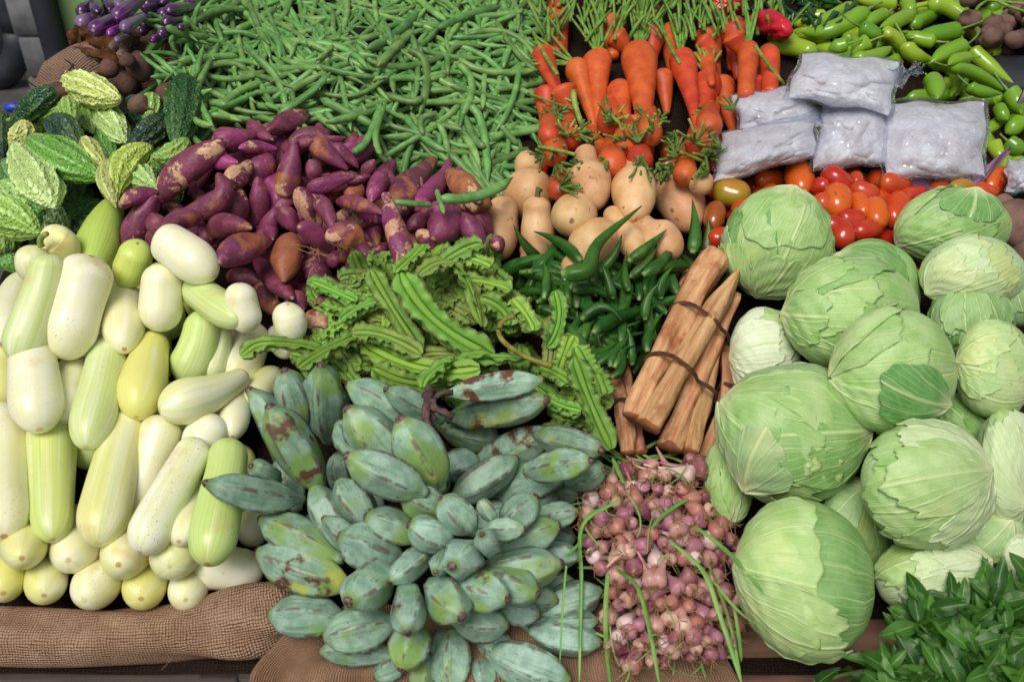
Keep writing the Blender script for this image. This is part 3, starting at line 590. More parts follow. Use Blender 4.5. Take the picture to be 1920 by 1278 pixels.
# ================================================================== green beans
POLY = np.array([(300,150),(330,95),(300,20),(330,-25),(1000,-25),(1005,60),(1010,130),(985,230),(960,300),(945,360),(860,345),(800,320),(720,310),(650,275),(590,235),(500,235),(420,245),(360,260),(345,200)])
def inside(x,y,poly):
    c=False; n=len(poly)
    for i in range(n):
        (x1,y1),(x2,y2)=poly[i],poly[i-1]
        if (y1>y)!=(y2>y) and x < (x2-x1)*(y-y1)/(y2-y1)+x1: c = not c
    return c
def rpoint(poly):
    lo=poly.min(0); hi=poly.max(0)
    while True:
        p = rng.uniform(lo,hi)
        if inside(p[0],p[1],poly): return p
def bean_geo(g, pts, w, tip=True, n=13, ns=8, **kw):
    ts = np.linspace(0,1,n); r = w/2*np.minimum(1, np.minimum((ts+.01)/.07,(1.004-ts)/.16)**.7)*(1+.07*np.sin(ts*rng.uniform(30,44)+rng.uniform(0,6)))
    P,R = place(pts, np.maximum(r,.5), ts=ts, **kw)
    c = np.ones((n,ns)); c *= 1+.12*np.cos(2*2*np.pi*np.arange(ns)/ns+rng.uniform(0,6))[None,:]
    g.sweep(P,R,ns,c)
    return P
def rand_bean(p, s=1.0):
    L = rng.uniform(105,210)*s*(.78+.30*max(0,p[1])/330); a = rng.normal(.12,1.0) if rng.random()<.75 else rng.uniform(0,3.14); dx,dy=math.cos(a)*L/2,math.sin(a)*L/2*.85; b=rng.normal(0,.13)*L
    return [(p[0]-dx,p[1]-dy),(p[0]-dy*b/L*1.5+rng.normal(0,3),p[1]+dx*b/L*1.5+rng.normal(0,3)),(p[0]+dx,p[1]+dy)]
g = Geo()
for i in range(470):
    p = rpoint(POLY); bean_geo(g, rand_bean(p,.9), rng.uniform(11,14)*(.8+.25*max(0,p[1])/330), hmax=.085+.05*(p[1]<180), emb=.45, q=.45, n=9, ns=6)
tag(g.build('bean_heap_core', BEAN), 'inner mass of green beans packed inside the heap', 'beans', 'green beans', 'stuff')
HB = [([(475,105),(520,150),(535,210)],19),([(560,80),(640,90),(690,130)],15),([(520,215),(580,175),(620,135)],18),([(335,115),(400,108),(450,108)],19),([(375,130),(430,118),(465,135)],16),([(368,172),(385,130),(412,78)],19),([(415,200),(450,170),(495,155)],18),([(355,45),(410,20),(465,22)],19),([(440,58),(480,40),(520,12)],18),([(310,50),(350,65),(395,70)],19),([(345,30),(365,55),(390,65)],17),([(475,55),(515,70),(525,110)],17),([(560,30),(590,36),(625,30)],18),([(600,125),(660,140),(705,145)],16),([(690,92),(740,65),(788,20)],22),([(708,125),(750,80),(775,60)],22),([(685,20),(700,45),(725,65)],18),([(780,-5),(810,20),(838,40)],18),([(820,55),(880,28),(940,12)],18),([(845,70),(930,66),(985,45)],14),([(875,66),(960,65),(1012,125)],16),([(860,110),(920,135),(1015,130)],20),([(765,95),(800,130),(785,220)],21),([(855,120),(885,160),(862,225)],20),([(840,140),(850,90),(905,90)],17),([(600,185),(660,215),(700,235)],20),([(610,230),(680,215),(720,200)],20),([(660,285),(690,260),(715,190)],21),([(715,290),(705,250),(725,190)],16),([(790,90),(835,105),(910,110)],16),([(795,255),(790,225),(820,215)],18),([(820,230),(835,260),(840,300)],18),([(880,200),(905,240),(915,350)],19),([(870,215),(890,260),(912,275)],18),([(760,215),(790,255),(840,285)],17),([(975,120),(960,190),(930,245)],17),([(940,235),(955,255),(972,272)],15),([(720,175),(770,190),(790,180)],18),([(555,240),(600,255),(620,262)],18),([(345,190),(365,225),(400,235)],19),([(395,215),(440,222),(475,226)],18)]
nb=0
def add_bean(pts,w,desc=None,**kw):
    global nb
    g = Geo(); bean_geo(g, pts, w, n=14, ns=9, **kw); o = g.build('green_bean', BEAN); nb+=1
    if desc: tag(o, desc, 'green bean', 'green beans in the big tangled heap')
    else: tag(o, 'slim pale green bean lying in the big tangled heap at the back', 'green bean', 'green beans in the big tangled heap')
    return o
for i in range(252):
    p = rpoint(POLY); add_bean(rand_bean(p), rng.uniform(10.5,14.5)*(.8+.25*max(0,p[1])/330), emb=.5, q=.5, maxslope=.6, hmax=.15+.05*(p[1]<190))
for pts,w in HB: add_bean(pts,w*.76,emb=.55,q=.6,hmax=.16+.05*(pts[0][1]<190))
# ================================================================== carrots
CCOL=['root']
def stalks(g, x, y, h, dirs, r=3.2, n=8):
    for (dx,dy,dh_) in dirs:
        q = spline([(x,y),(x+dx*.45+rng.normal(0,2),y+dy*.5),(x+dx,y+dy)],n); hs = np.linspace(h,h+dh_,n)
        Q = np.array([at(q[i,0],q[i,1],hs[i]) for i in range(n)]); g.sweep(Q, np.linspace(r,r*.75,n)*mpp(x,y,h),7)
def carrot(x,y,x2,y2,w,w2,desc,top=None,mat=None,tilt=0,dh=0,tt=24):
    ts = cosp(tt,.6); pts=[(x,y),((x+x2)/2+rng.normal(0,1.5),(y+y2)/2),(x2,y2)]; L=plen(pts,tilt)
    r = prof(ts,L,w,w2,(.16,w),.55,1.0,2.2)
    r = np.where(ts>.16, (w/2+(w2/2-w/2)*((ts-.16)/.84)**.85)*np.minimum(1,((1.0-ts)/.03+.02)**.5), r)
    P,R = place(pts, r, ts=ts, tilt=tilt, dh=dh, emb=.55, q=.6, hmax=.15)
    g = Geo(); g.sweep(P,R,20,lump(tt,20,.03,int(x*7+y))); o = g.build('carrot', CARROT); item(o, desc, x, y, 'carrot', 'carrots heaped behind the squashes')
    if top:
        g = Geo(); _,_,h = uw(P[0]); stalks(g, x, y+3, h, top); g.build('leaf_stalks', STALK, o)
    return o
def fan(n, a0, a1, l0, l1, hh=.02): 
    out=[]
    for i in range(n):
        a = math.radians(a0+(a1-a0)*(i+.5)/n+rng.normal(0,5)); l=rng.uniform(l0,l1); out.append((math.cos(a)*l,-math.sin(a)*l,rng.uniform(0,hh)))
    return out
for i in range(22):                                    # carrots deep in the heap
    x=rng.uniform(1005,1470); y=rng.uniform(0,300); carrot(x,y,x+rng.uniform(-30,30),y+rng.uniform(60,110),rng.uniform(44,58),12,'shaded orange carrot deep in the heap')
BK = [(1015,95,1050,180,46,14,'carrot half hidden by the bean heap',None),(1052,160,1075,225,54,20,'dark orange carrot lying',None),(1145,38,1150,110,62,20,'blunt carrot showing its crown',None),(1150,62,1195,110,44,16,'orange red carrot lying',None),(1255,52,1262,150,44,14,'shaded carrot',None),(1312,72,1350,110,42,16,'orange carrot partly under stalks',None),(1372,62,1400,110,46,14,'orange carrot lying behind',None),(1328,145,1318,240,56,16,'plump dark carrot',fan(7,60,140,45,75)),(1240,135,1250,215,44,12,'shaded slim carrot',None),(1160,160,1175,240,50,16,'carrot tucked behind',None),(1320,100,1335,160,42,14,'short carrot',None)]
for a in BK: carrot(*a)
FR = [(1048,-25,1049,108,46,30,'thick upright carrot',None),(1404,86,1398,185,40,30,'tall orange carrot',fan(7,75,115,60,100)),(1440,92,1442,180,40,30,'orange carrot beside the chillies',None),(1080,118,1114,240,52,10,'left one of the twin carrots',fan(9,130,185,55,100)),(1121,100,1121,245,54,11,'right one of the twin carrots',fan(8,65,125,60,110)),(1276,102,1307,248,50,10,'long lean carrot',fan(8,65,105,70,120)),(1197,92,1210,264,70,17,'largest carrot with a split shoulder',fan(12,55,105,80,130))]
for a in FR: carrot(*a, dh=.012)
EN = [(1065,258,25),(1040,285,26),(1112,282,29),(1142,228,27),(1172,268,28),(1148,308,31),(1218,250,26),(1310,268,28),(1265,300,28),(1048,352,24),(1335,298,26),(1285,325,24),(1200,300,26),(1095,318,26),(1330,235,26),(1030,250,22)]
for k,(x,y,r) in enumerate(EN):
    ts=cosp(18); pts=[(x+rng.uniform(-6,6),y-46),(x,y+10)]; P,R = place(pts, prof(ts,130,r*1.1,r*2.0,None,1,.75), ts=ts, tilt=.085, emb=.5, hmax=.09)
    g=Geo(); g.sweep(P,R,18,lump(18,18,.04,k)); o=g.build('carrot',CARROT)
    item(o, 'carrot end facing out', x, y, 'carrot','carrots heaped behind the squashes')
    me=o.data; tv=np.empty(len(me.vertices),np.float32); me.attributes['t'].data.foreach_get('value',tv); me.attributes['t'].data.foreach_set('value',1-tv)
    if k in (0,2,3,6,7,9,10,12,13,4,8): 
        _,_,h=uw(P[-1]); g=Geo(); stalks(g,x+rng.normal(0,4),y,h+.002,fan(9,{0:20,2:40,3:-20,6:40,7:-20,9:-20,10:-10,12:200,13:100,4:30,8:-60}[k],{0:200,2:150,3:140,6:150,7:160,9:60,10:100,12:320,13:220,4:170,8:60}[k],14,48,.045)); g.build('leaf_stalks',STALK,o)
g = Geo()
for i in range(34):                                      # broken leafy ends strewn between the carrots
    x=rng.uniform(1010,1390); y=rng.uniform(205,335); a0=rng.uniform(0,360)
    u_,w_,_=uw(at(x,y,.06)); hh=hlook(u_,w_,.01)+.004
    stalks(g,x,y,hh,fan(5,a0,a0+120,12,36,.018),3.4,6)
o=g.build('broken_greens',m_simple('dark_cut_stalk',(52,84,30),(98,128,54),60,.5,.35,.4,.05)); tag(o,'broken green leaf ends strewn between the carrot ends and squashes','carrot greens',None,'stuff')
g = Geo()
for i in range(150):                                     # standing cut stalks at the back of the carrots
    x=rng.uniform(1000,1470); y=rng.uniform(-30,60); a=math.radians(rng.uniform(55,125)); l=rng.uniform(40,110)
    stalks(g,x,y+20,.05,[(math.cos(a)*l,-math.sin(a)*l*.8,rng.uniform(.0,.04))],rng.uniform(2.2,4.2),6)
tag(g.build('carrot_greens', STALK), 'mass of cut green carrot stalks behind the carrots', 'carrot greens', None, 'stuff')
LS = [([(1035,175),(1060,185),(1085,195)],3),([(1135,180),(1140,205),(1160,230)],4.5),([(990,175),(1030,190),(1075,205)],3),([(1010,275),(1050,283),(1078,290)],4.5),([(1275,285),(1300,295),(1322,305)],4.5),([(1322,303),(1310,322),(1298,335)],4.5),([(1075,170),(1082,210),(1100,250)],7),([(1240,20),(1245,60),(1275,120)],4),([(1415,85),(1440,120),(1470,158)],4.5),([(1000,60),(1020,100),(1045,140)],5)]
for k,(pts,r) in enumerate(LS):
    P,R = place(pts, np.full(8,r), emb=.7, q=.8); g=Geo(); g.sweep(P,R*.8,8); o=g.build('loose_stalk',STALK); item(o,'single loose green stalk',*mid(pts),'stalk','loose carrot stalks')
# ================================================================== chillies
CH=[(1552,0),(1640,-20),(1900,-20),(1835,90),(1905,170),(1925,180),(1925,320),(1850,310),(1850,200),(1720,150),(1690,115),(1500,105),(1440,80)]
CH=np.array(CH); LG=[(122,160,34),(112,156,38),(140,172,44),(92,142,32),(150,176,46)]
def chilli(pts,w,c,desc,**kw):
    n=20; ts=cosp(n,.6); L=plen(pts); r=np.where(ts<.5, w/2*np.minimum(1,(ts/.10+.05)**.5), w/2*(1-((ts-.5)/.5)**1.7*.93)); r=np.maximum(r*np.minimum(1,((1.0-ts)/.04+.03)**.5),.4)
    kw.setdefault('emb',.55); kw.setdefault('q',.6)
    P,R=place(pts,r,ts=ts,**kw); g=Geo(); g.sweep(P,R,16,lump(n,16,.07,int(pts[0][0]*3+pts[0][1]),(1,2,3),(1,2)))
    o=g.build('green_chilli',CHILI,color=lin(c))
    d=P[0]-P[2]; d/=np.linalg.norm(d)+1e-9; bb=np.array([rng.normal(),rng.normal(),rng.normal()+.5])*.3
    s=.010+rng.uniform(0,.014); Q=spline([P[0]-d*.002,P[0]+d*s+bb*.006,P[0]+d*s*1.9+bb*.02],8); g=Geo(); g.sweep(Q,np.array([.0035,.0026,.002,.0018,.0017,.0017,.0018,.002]),8); g.build('stem',STALK,o)
    item(o,desc,*mid(pts),'chilli','pale green chillies'); return o
for i in range(62):
    p=rpoint(CH); a=rng.uniform(0,6.28); L=rng.uniform(50,85); dx,dy=math.cos(a)*L/2,math.sin(a)*L/2*.7
    chilli([(p[0]-dx,p[1]-dy),(p[0]+rng.normal(0,6),p[1]+rng.normal(0,6)),(p[0]+dx,p[1]+dy)],rng.uniform(22,30),LG[rng.integers(5)],('glossy pale green chilli','dull green chilli','yellowish green chilli')[i%3],hmax=.10,dh=-.01)
for pts,w,c in [([(1528,105),(1480,88),(1425,90)],36,LG[2]),([(1628,18),(1560,55),(1500,60)],34,LG[1]),([(1600,10),(1555,35),(1510,58)],26,LG[0]),([(1705,28),(1680,40),(1650,52)],30,LG[0]),([(1660,25),(1640,35),(1625,48)],26,LG[1]),([(1612,50),(1635,62),(1652,76)],30,LG[3]),([(1800,55),(1755,65),(1705,72)],32,LG[3]),([(1740,10),(1790,20),(1828,60)],30,LG[2]),([(1700,0),(1705,20),(1712,30)],30,LG[0]),([(1740,118),(1790,130),(1782,182)],32,LG[0]),([(1820,92),(1850,120),(1902,158)],30,LG[2]),([(1698,80),(1715,105),(1752,110)],30,LG[4]),([(1810,85),(1775,100),(1745,118)],34,LG[1]),([(1818,108),(1795,112),(1778,122)],24,LG[0]),([(1630,78),(1612,90),(1600,105)],30,LG[0]),([(1590,82),(1570,88),(1552,95)],28,LG[1]),([(1592,95),(1575,102),(1556,110)],26,LG[0]),([(1600,110),(1640,105),(1672,88)],28,LG[0]),([(1655,60),(1680,75),(1692,100)],26,LG[4]),([(1460,60),(1450,70),(1440,78)],28,LG[4]),([(1780,125),(1830,140),(1885,172)],26,LG[1]),([(1815,160),(1840,172),(1880,175)],24,LG[3]),([(1745,150),(1755,165),(1758,185)],36,LG[1]),([(1700,185),(1760,178),(1800,175)],26,LG[1]),([(1890,170),(1905,190),(1915,215)],34,LG[1]),([(1915,225),(1900,240),(1885,250)],32,LG[1]),([(1890,265),(1905,275),(1925,285)],32,LG[3]),([(1870,200),(1880,215),(1890,225)],26,LG[3]),([(1680,10),(1640,5),(1600,-5)],30,LG[4]),([(1760,-5),(1800,20),(1826,45)],26,LG[1]),([(1755,78),(1720,72),(1690,62)],28,LG[0])]:
    chilli(pts,w,c,'long pale chilli' if w<30 else 'fat glossy pale chilli',dh=.006,hmax=.14)
for i in range(75):
    x=rng.uniform(1415,1600); y=rng.uniform(-20,48)-max(0,(x-1540))*.55; a=rng.uniform(-.6,2.4); L=rng.uniform(26,48); dx,dy=math.cos(a)*L/2,math.sin(a)*L/2
    n=10; ts=np.linspace(0,1,n); P,R=place([(x-dx,y-dy),(x+rng.normal(0,4),y+rng.normal(0,4)),(x+dx,y+dy)],np.maximum(4.6*np.minimum(1,(ts+.05)/.15)*(1-ts**3*.9),.5),ts=ts,emb=.5,q=.6,hmax=.08); g=Geo(); g.sweep(P,R,8)
    tag(g.build('dark_chilli',DCHILI),'small dark green chilli in the dim heap behind the carrots','dark chilli','small dark green chillies')
# tubers at the top right, dark board, price card, red bag
for i in range(34):
    x=rng.uniform(1815,1960); y=rng.uniform(-30,78); r=rng.uniform(14,20); ts=cosp(12); P,R=place([(x-r,y),(x+r,y+rng.normal(0,5))],prof(ts,r*2,r*1.8,r*1.7),ts=ts,emb=.6,hmax=.10); g=Geo(); g.sweep(P,R,14,lump(12,14,.12,i)); o=g.build('tuber',POTATO); tag(o,'dim brown tuber in the shaded heap at the far corner','tuber','brown tubers at the far corner')
g=Geo(); box(g, at(1900,140,.012), (.16,.09,.02), SLOPE); tag(g.build('side_board',DARKM),'dark board between the chillies and the brown tubers','board')
g=Geo(); box(g, at(1924,172,.07), (.012,.004,.05), .3); tag(g.build('price_card',WHITEP),'edge of a white card standing at the right edge','card')
for k,(pts,w,dsc) in enumerate([([(1335,25),(1360,10),(1395,15)],52,'red plastic bag behind the carrot greens, left one'),([(1415,35),(1445,45),(1482,62)],50,'red plastic bag next to the pale chillies, right one')]):
    ts=cosp(20); P,R=place(pts,prof(ts,plen(pts),w,w*.8),ts=ts,dh=.02,hmax=.1); g=Geo(); g.sweep(P,R,24,lump(20,24,.22,k+5,(2,3,5,7),(2,3,5,8))); tag(g.build('red_bag',RED),dsc,'plastic bag')
for pts in ([(1860,-5),(1900,15),(1960,30)],[(1830,20),(1845,5),(1880,-10)],[(1850,0),(1900,5),(1960,12)]):
    Q=np.array([at(a,b,.12) for a,b in spline(pts,10)]); g=Geo(); g.sweep(Q,np.full(10,.0028),7); item(g.build('loose_stalk',STALK),'long green stalk over the tubers',*pts[1],'stalk','stalks over the brown tubers')
# ================================================================== tomatoes
RD=(176,40,24); OR=(206,92,28); YG=(156,132,34); OD=(194,66,26)
def tomato(x,y,l,w,ang,c,desc,depth=.03,cal=False,**kw):
    l*=1.10; w*=1.12; a=math.radians(ang); ts=cosp(16); dx,dy=math.cos(a)*l/2,-math.sin(a)*l/2
    P,R=place([(x-dx,y-dy),(x+dx,y+dy)],prof(ts,max(l,w*1.02),w*.98,w*.95,None,1,1,2.1),ts=ts,emb=.6,q=.6,tilt=kw.pop('tilt',0),**kw)
    g=Geo(); g.sweep(P,R,22,lump(16,22,.05,int(x+y))); o=g.build('tomato',TOMATO,color=lin(c)); item(o,desc,x,y,'tomato','ripe tomatoes beneath the plastic bags')
    g=Geo()
    if cal:
        cpt=at(x,y,uw(P[len(P)//2])[2]+R.max()*.86+.001) 
        c0=P[len(P)//2]; v=(CAM-c0)/np.linalg.norm(CAM-c0); s0=c0+v*(R.max()*1.0)
        e1=np.cross(v,RGT); e1/=np.linalg.norm(e1); e2=np.cross(v,e1)
        for k in range(6):
            q=2*math.pi*k/6+rng.normal(0,.15); d=e1*math.cos(q)+e2*math.sin(q)
            Q=spline([s0,s0+d*.006+v*.001,s0+d*.0115-v*.0008+rng.normal(0,.001,3)],6); g.sweep(Q,np.array([.0018,.0021,.002,.0015,.001,.0004]),6)
        Q=spline([s0,s0+v*.004],4); g.sweep(Q,np.array([.0022,.002,.0018,.0018]),6); g.build('calyx',CALYX,o)
    return o
for i in range(46):
    x=rng.uniform(1330,1870); y=rng.uniform(325,450) if x<1800 else rng.uniform(330,375)
    tomato(x,y,rng.uniform(38,50),rng.uniform(34,40),rng.uniform(0,180),[RD,OD,RD,OR][i%4],'tomato low in the heap',hmax=.05)
TM=[(1345,352,44,42,60,OD,'red orange tomato'),(1372,362,66,50,-12,YG,'big half green tomato'),(1340,405,46,36,80,(150,80,30),'brownish tomato'),(1348,446,42,38,20,RD,'red tomato'),(1392,392,40,36,20,OD,'small tomato'),(1415,352,38,34,0,RD,'dark red tomato'),(1505,300,46,42,90,RD,'deep red tomato'),(1530,308,36,32,70,(120,60,30),'dull brown tomato'),(1445,337,48,34,0,OD,'orange red tomato'),(1588,322,40,36,-30,RD,'rounded tomato'),(1556,330,34,30,0,OR,'orange tomato'),(1540,350,36,34,0,RD,'shaded tomato'),(1545,382,44,40,0,OD,'plain tomato'),(1605,338,28,26,90,RD,'small red tomato'),(1568,337,52,42,-40,RD,'glossy long tomato'),(1499,335,56,52,100,OR,'large egg shaped orange tomato'),(1725,338,36,32,0,OD,'tomato touching the film'),(1742,352,40,32,0,OD,'orange tomato'),(1762,356,40,34,0,OD,'tomato close to the cabbage'),(1805,352,42,30,0,YG,'yellow green tomato'),(1845,361,40,34,-20,OD,'end tomato'),(1850,372,34,26,-20,RD,'dark tomato'),(1660,345,30,28,0,(150,110,30),'greenish small tomato'),(1676,346,54,40,-15,RD,'long red tomato'),(1712,368,48,36,10,RD,'long light red tomato'),(1650,372,40,34,0,RD,'shaded red tomato'),(1620,362,56,40,-25,RD,'shiny red tomato'),(1612,380,50,36,-70,OR,'slim orange tomato'),(1560,425,46,42,0,RD,'deep red tomato'),(1580,440,42,44,90,RD,'red tomato'),(1690,430,44,40,0,OD,'orange red tomato'),(1692,462,40,36,60,OD,'orange tomato'),(1730,508,44,36,10,RD,'single red tomato'),(1622,432,52,38,15,RD,'oval red tomato'),(1655,448,66,40,-12,RD,'longest red tomato'),(1595,410,48,36,0,RD,'bright red tomato'),(1642,400,52,42,100,OR,'shiny orange tomato showing its tip'),(1682,393,58,42,75,OD,'upright orange red tomato'),(1569,377,54,52,90,OR,'round orange tomato with a green star calyx',.03,True)]
for a in TM: tomato(*a[:7], cal=len(a)>8, dh=.008, hmax=.085)
# ================================================================== squashes
def squash(pts,wn,wb,bp,desc,tilt=0,stem=False,dh=0,hmax=.12):
    n=34; ts=cosp(n,.6); L=plen(pts,tilt); s=ts
    w=np.where(s<bp-.28,wn,0); u=np.clip((s-(bp-.30))/.30,0,1); w=wn+(wb-wn)*(.5-.5*np.cos(np.pi*u))
    e=np.clip((s-bp)/(1-bp),0,1); cap=np.sqrt(np.maximum(1-e**2.2,0)); a=wn/2/L; w0=np.where(s<a,np.sqrt(np.maximum(1-((a-s)/a)**2,0)),1)
    r=np.maximum(w/2*cap*w0,.3); P,R=place(pts,r,ts=ts,tilt=tilt,emb=.6,q=.6,dh=dh,hmax=hmax)
    g=Geo(); g.sweep(P,R,28,lump(n,28,.025,int(pts[0][0]))); o=g.build('butternut_squash',SQUASH); item(o,desc,*mid(pts),'squash','butternut squashes by the okra')
    d=P[0]-P[3]; d/=np.linalg.norm(d)
    if stem:
        g=Geo(); Q=spline([P[0]-d*.004,P[0]+d*.006,P[0]+d*.012+np.array([.002,0,.001])],7); g.sweep(Q,np.array([.006,.005,.0045,.0045,.005,.0056,.005]),9,lump(7,9,.3,3,(3,5),(1,2))); g.build('stem',CALYX,o)
    return o,P,R
squash([(1330,330),(1300,355)],44,46,.6,'squash mostly hidden')
squash([(985,455),(1012,500)],40,56,.6,'squash under the okra')
squash([(988,290),(991,340),(992,398)],50,100,.68,'tall pear shaped squash with a dry stem',stem=True)
squash([(1096,280),(1102,315),(1112,392)],42,84,.70,'pale squash with a knobbly upright neck')
squash([(1190,308),(1188,340),(1192,412)],48,84,.62,'squash with a small round neck',tilt=.04)
squash([(1140,392),(1175,440),(1215,500)],38,54,.6,'smooth squash')
squash([(946,368),(940,425),(935,490)],60,66,.6,'stout cylindrical squash')
squash([(1008,368),(1008,420),(1012,490)],53,64,.6,'straight squash with a stem end up',stem=True)
squash([(1188,410),(1225,440),(1275,480)],46,78,.62,'squash lying flat')
squash([(1066,510),(1095,475),(1148,420)],46,88,.62,'squash facing left')
squash([(1244,318),(1262,350),(1300,432)],56,92,.62,'largest bulbous squash')
o,P,R=squash([(1086,390),(1078,402),(1073,414)],66,86,.55,'round squash seen end on with a grey scar',tilt=.07)
c0=P[22]; v=(CAM-c0)/np.linalg.norm(CAM-c0)
m=np.argmax([(p@v) for p in P]); cc=at(1078,403,uw(P[m])[2]); g=Geo(); q0=P[20]+v*R[20]*.0
# ================================================================== bitter gourds
LG1=(176,202,122); LG2=(150,186,104); MG=(92,148,58); DG=(32,72,38); VD=(22,46,36); YG1=(126,160,68); PY=(178,182,100); SG=(70,120,50)
def bitter(pts,w,c,desc,wart=1.0,tilt=0,ends=(.55,.75),stem=None,dh=0,hmax=.12):
    n=52; ns=72; ts=cosp(n,.5); L=plen(pts,tilt); p=.48
    r=np.where(ts<p,np.sin(np.pi/2*np.clip(ts/p,0,1))**ends[0],np.cos(np.pi/2*np.clip((ts-p)/(1-p),0,.99999))**ends[1]); r=np.maximum(r*w*.57,.6)
    P,R=place(pts,r,ts=ts,tilt=tilt,emb=.6,q=.6,dh=dh,hmax=hmax)
    A=2*np.pi*np.arange(ns)/ns; rs=np.random.default_rng(int(pts[0][0]*5+pts[0][1]*3+7)); c_=1+.045*np.cos(9*A)[None,:]*np.sin(np.pi*ts)[:,None]**.3+.085*(np.maximum(np.cos(9*A),0)[None,:]**3)*np.sin(np.pi*ts)[:,None]**.3*(.75+.25*np.sin(ts[:,None]*70+A[None,:]*5))
    X=cyl_noise=np.zeros((n,ns))
    for i in range(3):
        fa=rs.choice([9,11,14,17]); ft=rs.uniform(10,17)*L/150; X+=np.cos(fa*A[None,:]+rs.uniform(0,6)+3*np.sin(ts[:,None]*9+i))*np.cos(ft*2*np.pi*ts[:,None]/1.6+rs.uniform(0,6)+1.5*np.cos(A[None,:]*3+i))
    c_=c_+wart*.045*np.clip(X/1.2,-.5,1.4)*np.sin(np.pi*ts)[:,None]**.4
    c_*=lump(n,ns,.05,rs.integers(999))
    g=Geo(); g.sweep(P,R,ns,c_); o=g.build('bitter_gourd',BITTER,color=lin(c)); item(o,desc,*mid(pts),'bitter gourd','bitter gourds at the left')
    if stem is not None:
        d=P[0]-P[4]; d/=np.linalg.norm(d); hh=uw(P[0])[2]; q=at(stem[0],stem[1],hh); Q=spline([P[1],(P[0]+q)/2+np.array([0,0,.004]),q],8); g=Geo(); g.sweep(Q,np.linspace(.0026,.0014,8),7); g.build('stem',STALKY,o)
for i in range(26):
    x=rng.uniform(-20,330); y=rng.uniform(215,470) if x<220 else rng.uniform(200,360); a=rng.uniform(0,3.1); L=rng.uniform(60,95); dx,dy=math.cos(a)*L/2,math.sin(a)*L/2
    bitter([(x-dx,y-dy),(x+5,y),(x+dx,y+dy)],rng.uniform(30,42),[DG,SG,YG1,VD][i%4],'bitter gourd buried in the heap',hmax=.04)
for a in [([(8,205),(4,250),(8,300)],26,VD,'dark streaked bitter gourd',.6),([(150,195),(95,215),(10,225)],30,YG1,'yellow green bitter gourd',.6),([(102,165),(70,195),(15,238)],42,DG,'dark green pointed bitter gourd',1),([(120,200),(100,210),(80,222)],28,YG1,'stubby yellow green bitter gourd',.7),([(12,300),(30,335),(48,372)],44,SG,'knobbly mid green bitter gourd',1.2),([(50,340),(62,375),(72,410)],46,MG,'green bitter gourd',1),([(90,415),(105,420),(125,430)],52,VD,'dark bitter gourd',.8),([(150,420),(170,430),(190,440)],44,DG,'dark bitter gourd',.8),([(196,410),(210,430),(215,450)],30,PY,'pale striped bitter gourd',.6),
 ([(10,440),(10,462),(12,480)],44,YG1,'yellowish bitter gourd',.7),([(20,475),(24,492),(30,512)],42,MG,'small striped bitter gourd',.7),
 ([(243,188),(268,225),(262,250)],34,(96,130,66),'dull green bitter gourd',.3),([(235,186),(262,205),(270,240)],36,(40,76,54),'shadowed bitter gourd',.6),([(286,172),(284,200),(280,235)],37,YG1,'light bitter gourd with a leafy tip',.9,0,(1.1,.7)),([(127,178),(128,205),(138,240)],30,YG1,'yellow bitter gourd with a narrow neck',.5,0,(1.3,.6)),([(160,198),(166,220),(175,252)],28,YG1,'slim striped bitter gourd',.6),([(84,222),(80,245),(78,275)],30,YG1,'small leaf green bitter gourd',.5),([(205,250),(200,270),(215,300)],38,MG,'dark leaf green bitter gourd',1.1),([(42,214),(44,255),(20,298)],42,PY,'yellowing pointed bitter gourd',.9,0,(1.2,.7)),
 ([(158,258),(172,285),(200,315)],34,PY,'pale ribbed bitter gourd',.3),([(205,300),(205,340),(218,390)],38,(160,164,92),'straw coloured ribbed bitter gourd',.3,0,(.5,1.0)),([(338,140),(346,190),(330,280)],62,(30,74,28),'dark green bitter gourd shaped like a leaf',.9,0,(1.1,.55)),([(186,205),(210,235),(236,268)],50,LG1,'pale warty bitter gourd with a broad body',1.1),([(324,200),(285,248),(232,278)],44,VD,'darkest blue green bitter gourd',.9,0,(.9,.7)),([(92,222),(122,248),(152,285)],50,(20,54,40),'dark ribbed bitter gourd',.5),([(350,258),(325,288),(282,292)],36,YG1,'curved yellow green bitter gourd',.5),
 ([(130,355),(138,372),(142,386)],62,(48,86,44),'end on bitter gourd with pale spokes',.7,.05),([(0,338),(18,362),(40,390)],42,LG2,'smooth pale bitter gourd',.5),([(-30,395),(20,408),(78,440)],66,(140,180,76),'bright green bumpy bitter gourd',1.3),([(232,325),(262,335),(298,356)],50,LG2,'pale bitter gourd pointing at the sweet potatoes',.6,0,(.5,1.1)),
 ([(222,378),(232,315),(288,276)],52,(150,172,60),'curved yellow green bitter gourd',.5,0,(1.3,.5)),([(52,258),(120,300),(205,338)],62,(96,150,52),'long bright bitter gourd with pale stripes',.5,0,(.6,1.0)),([(104,392),(72,345),(28,272)],70,LG1,'large pale warty bitter gourd',1.3,0,(.9,.5),(123,413)),([(122,150),(165,168),(226,188)],52,(192,206,112),'pale yellow warty bitter gourd',1.4,0,(.55,.5),(126,132))]:
    bitter(a[0],a[1],a[2],a[3],*(a[4:5]),**dict(zip(('tilt','ends','stem'),a[5:])),dh=.01)
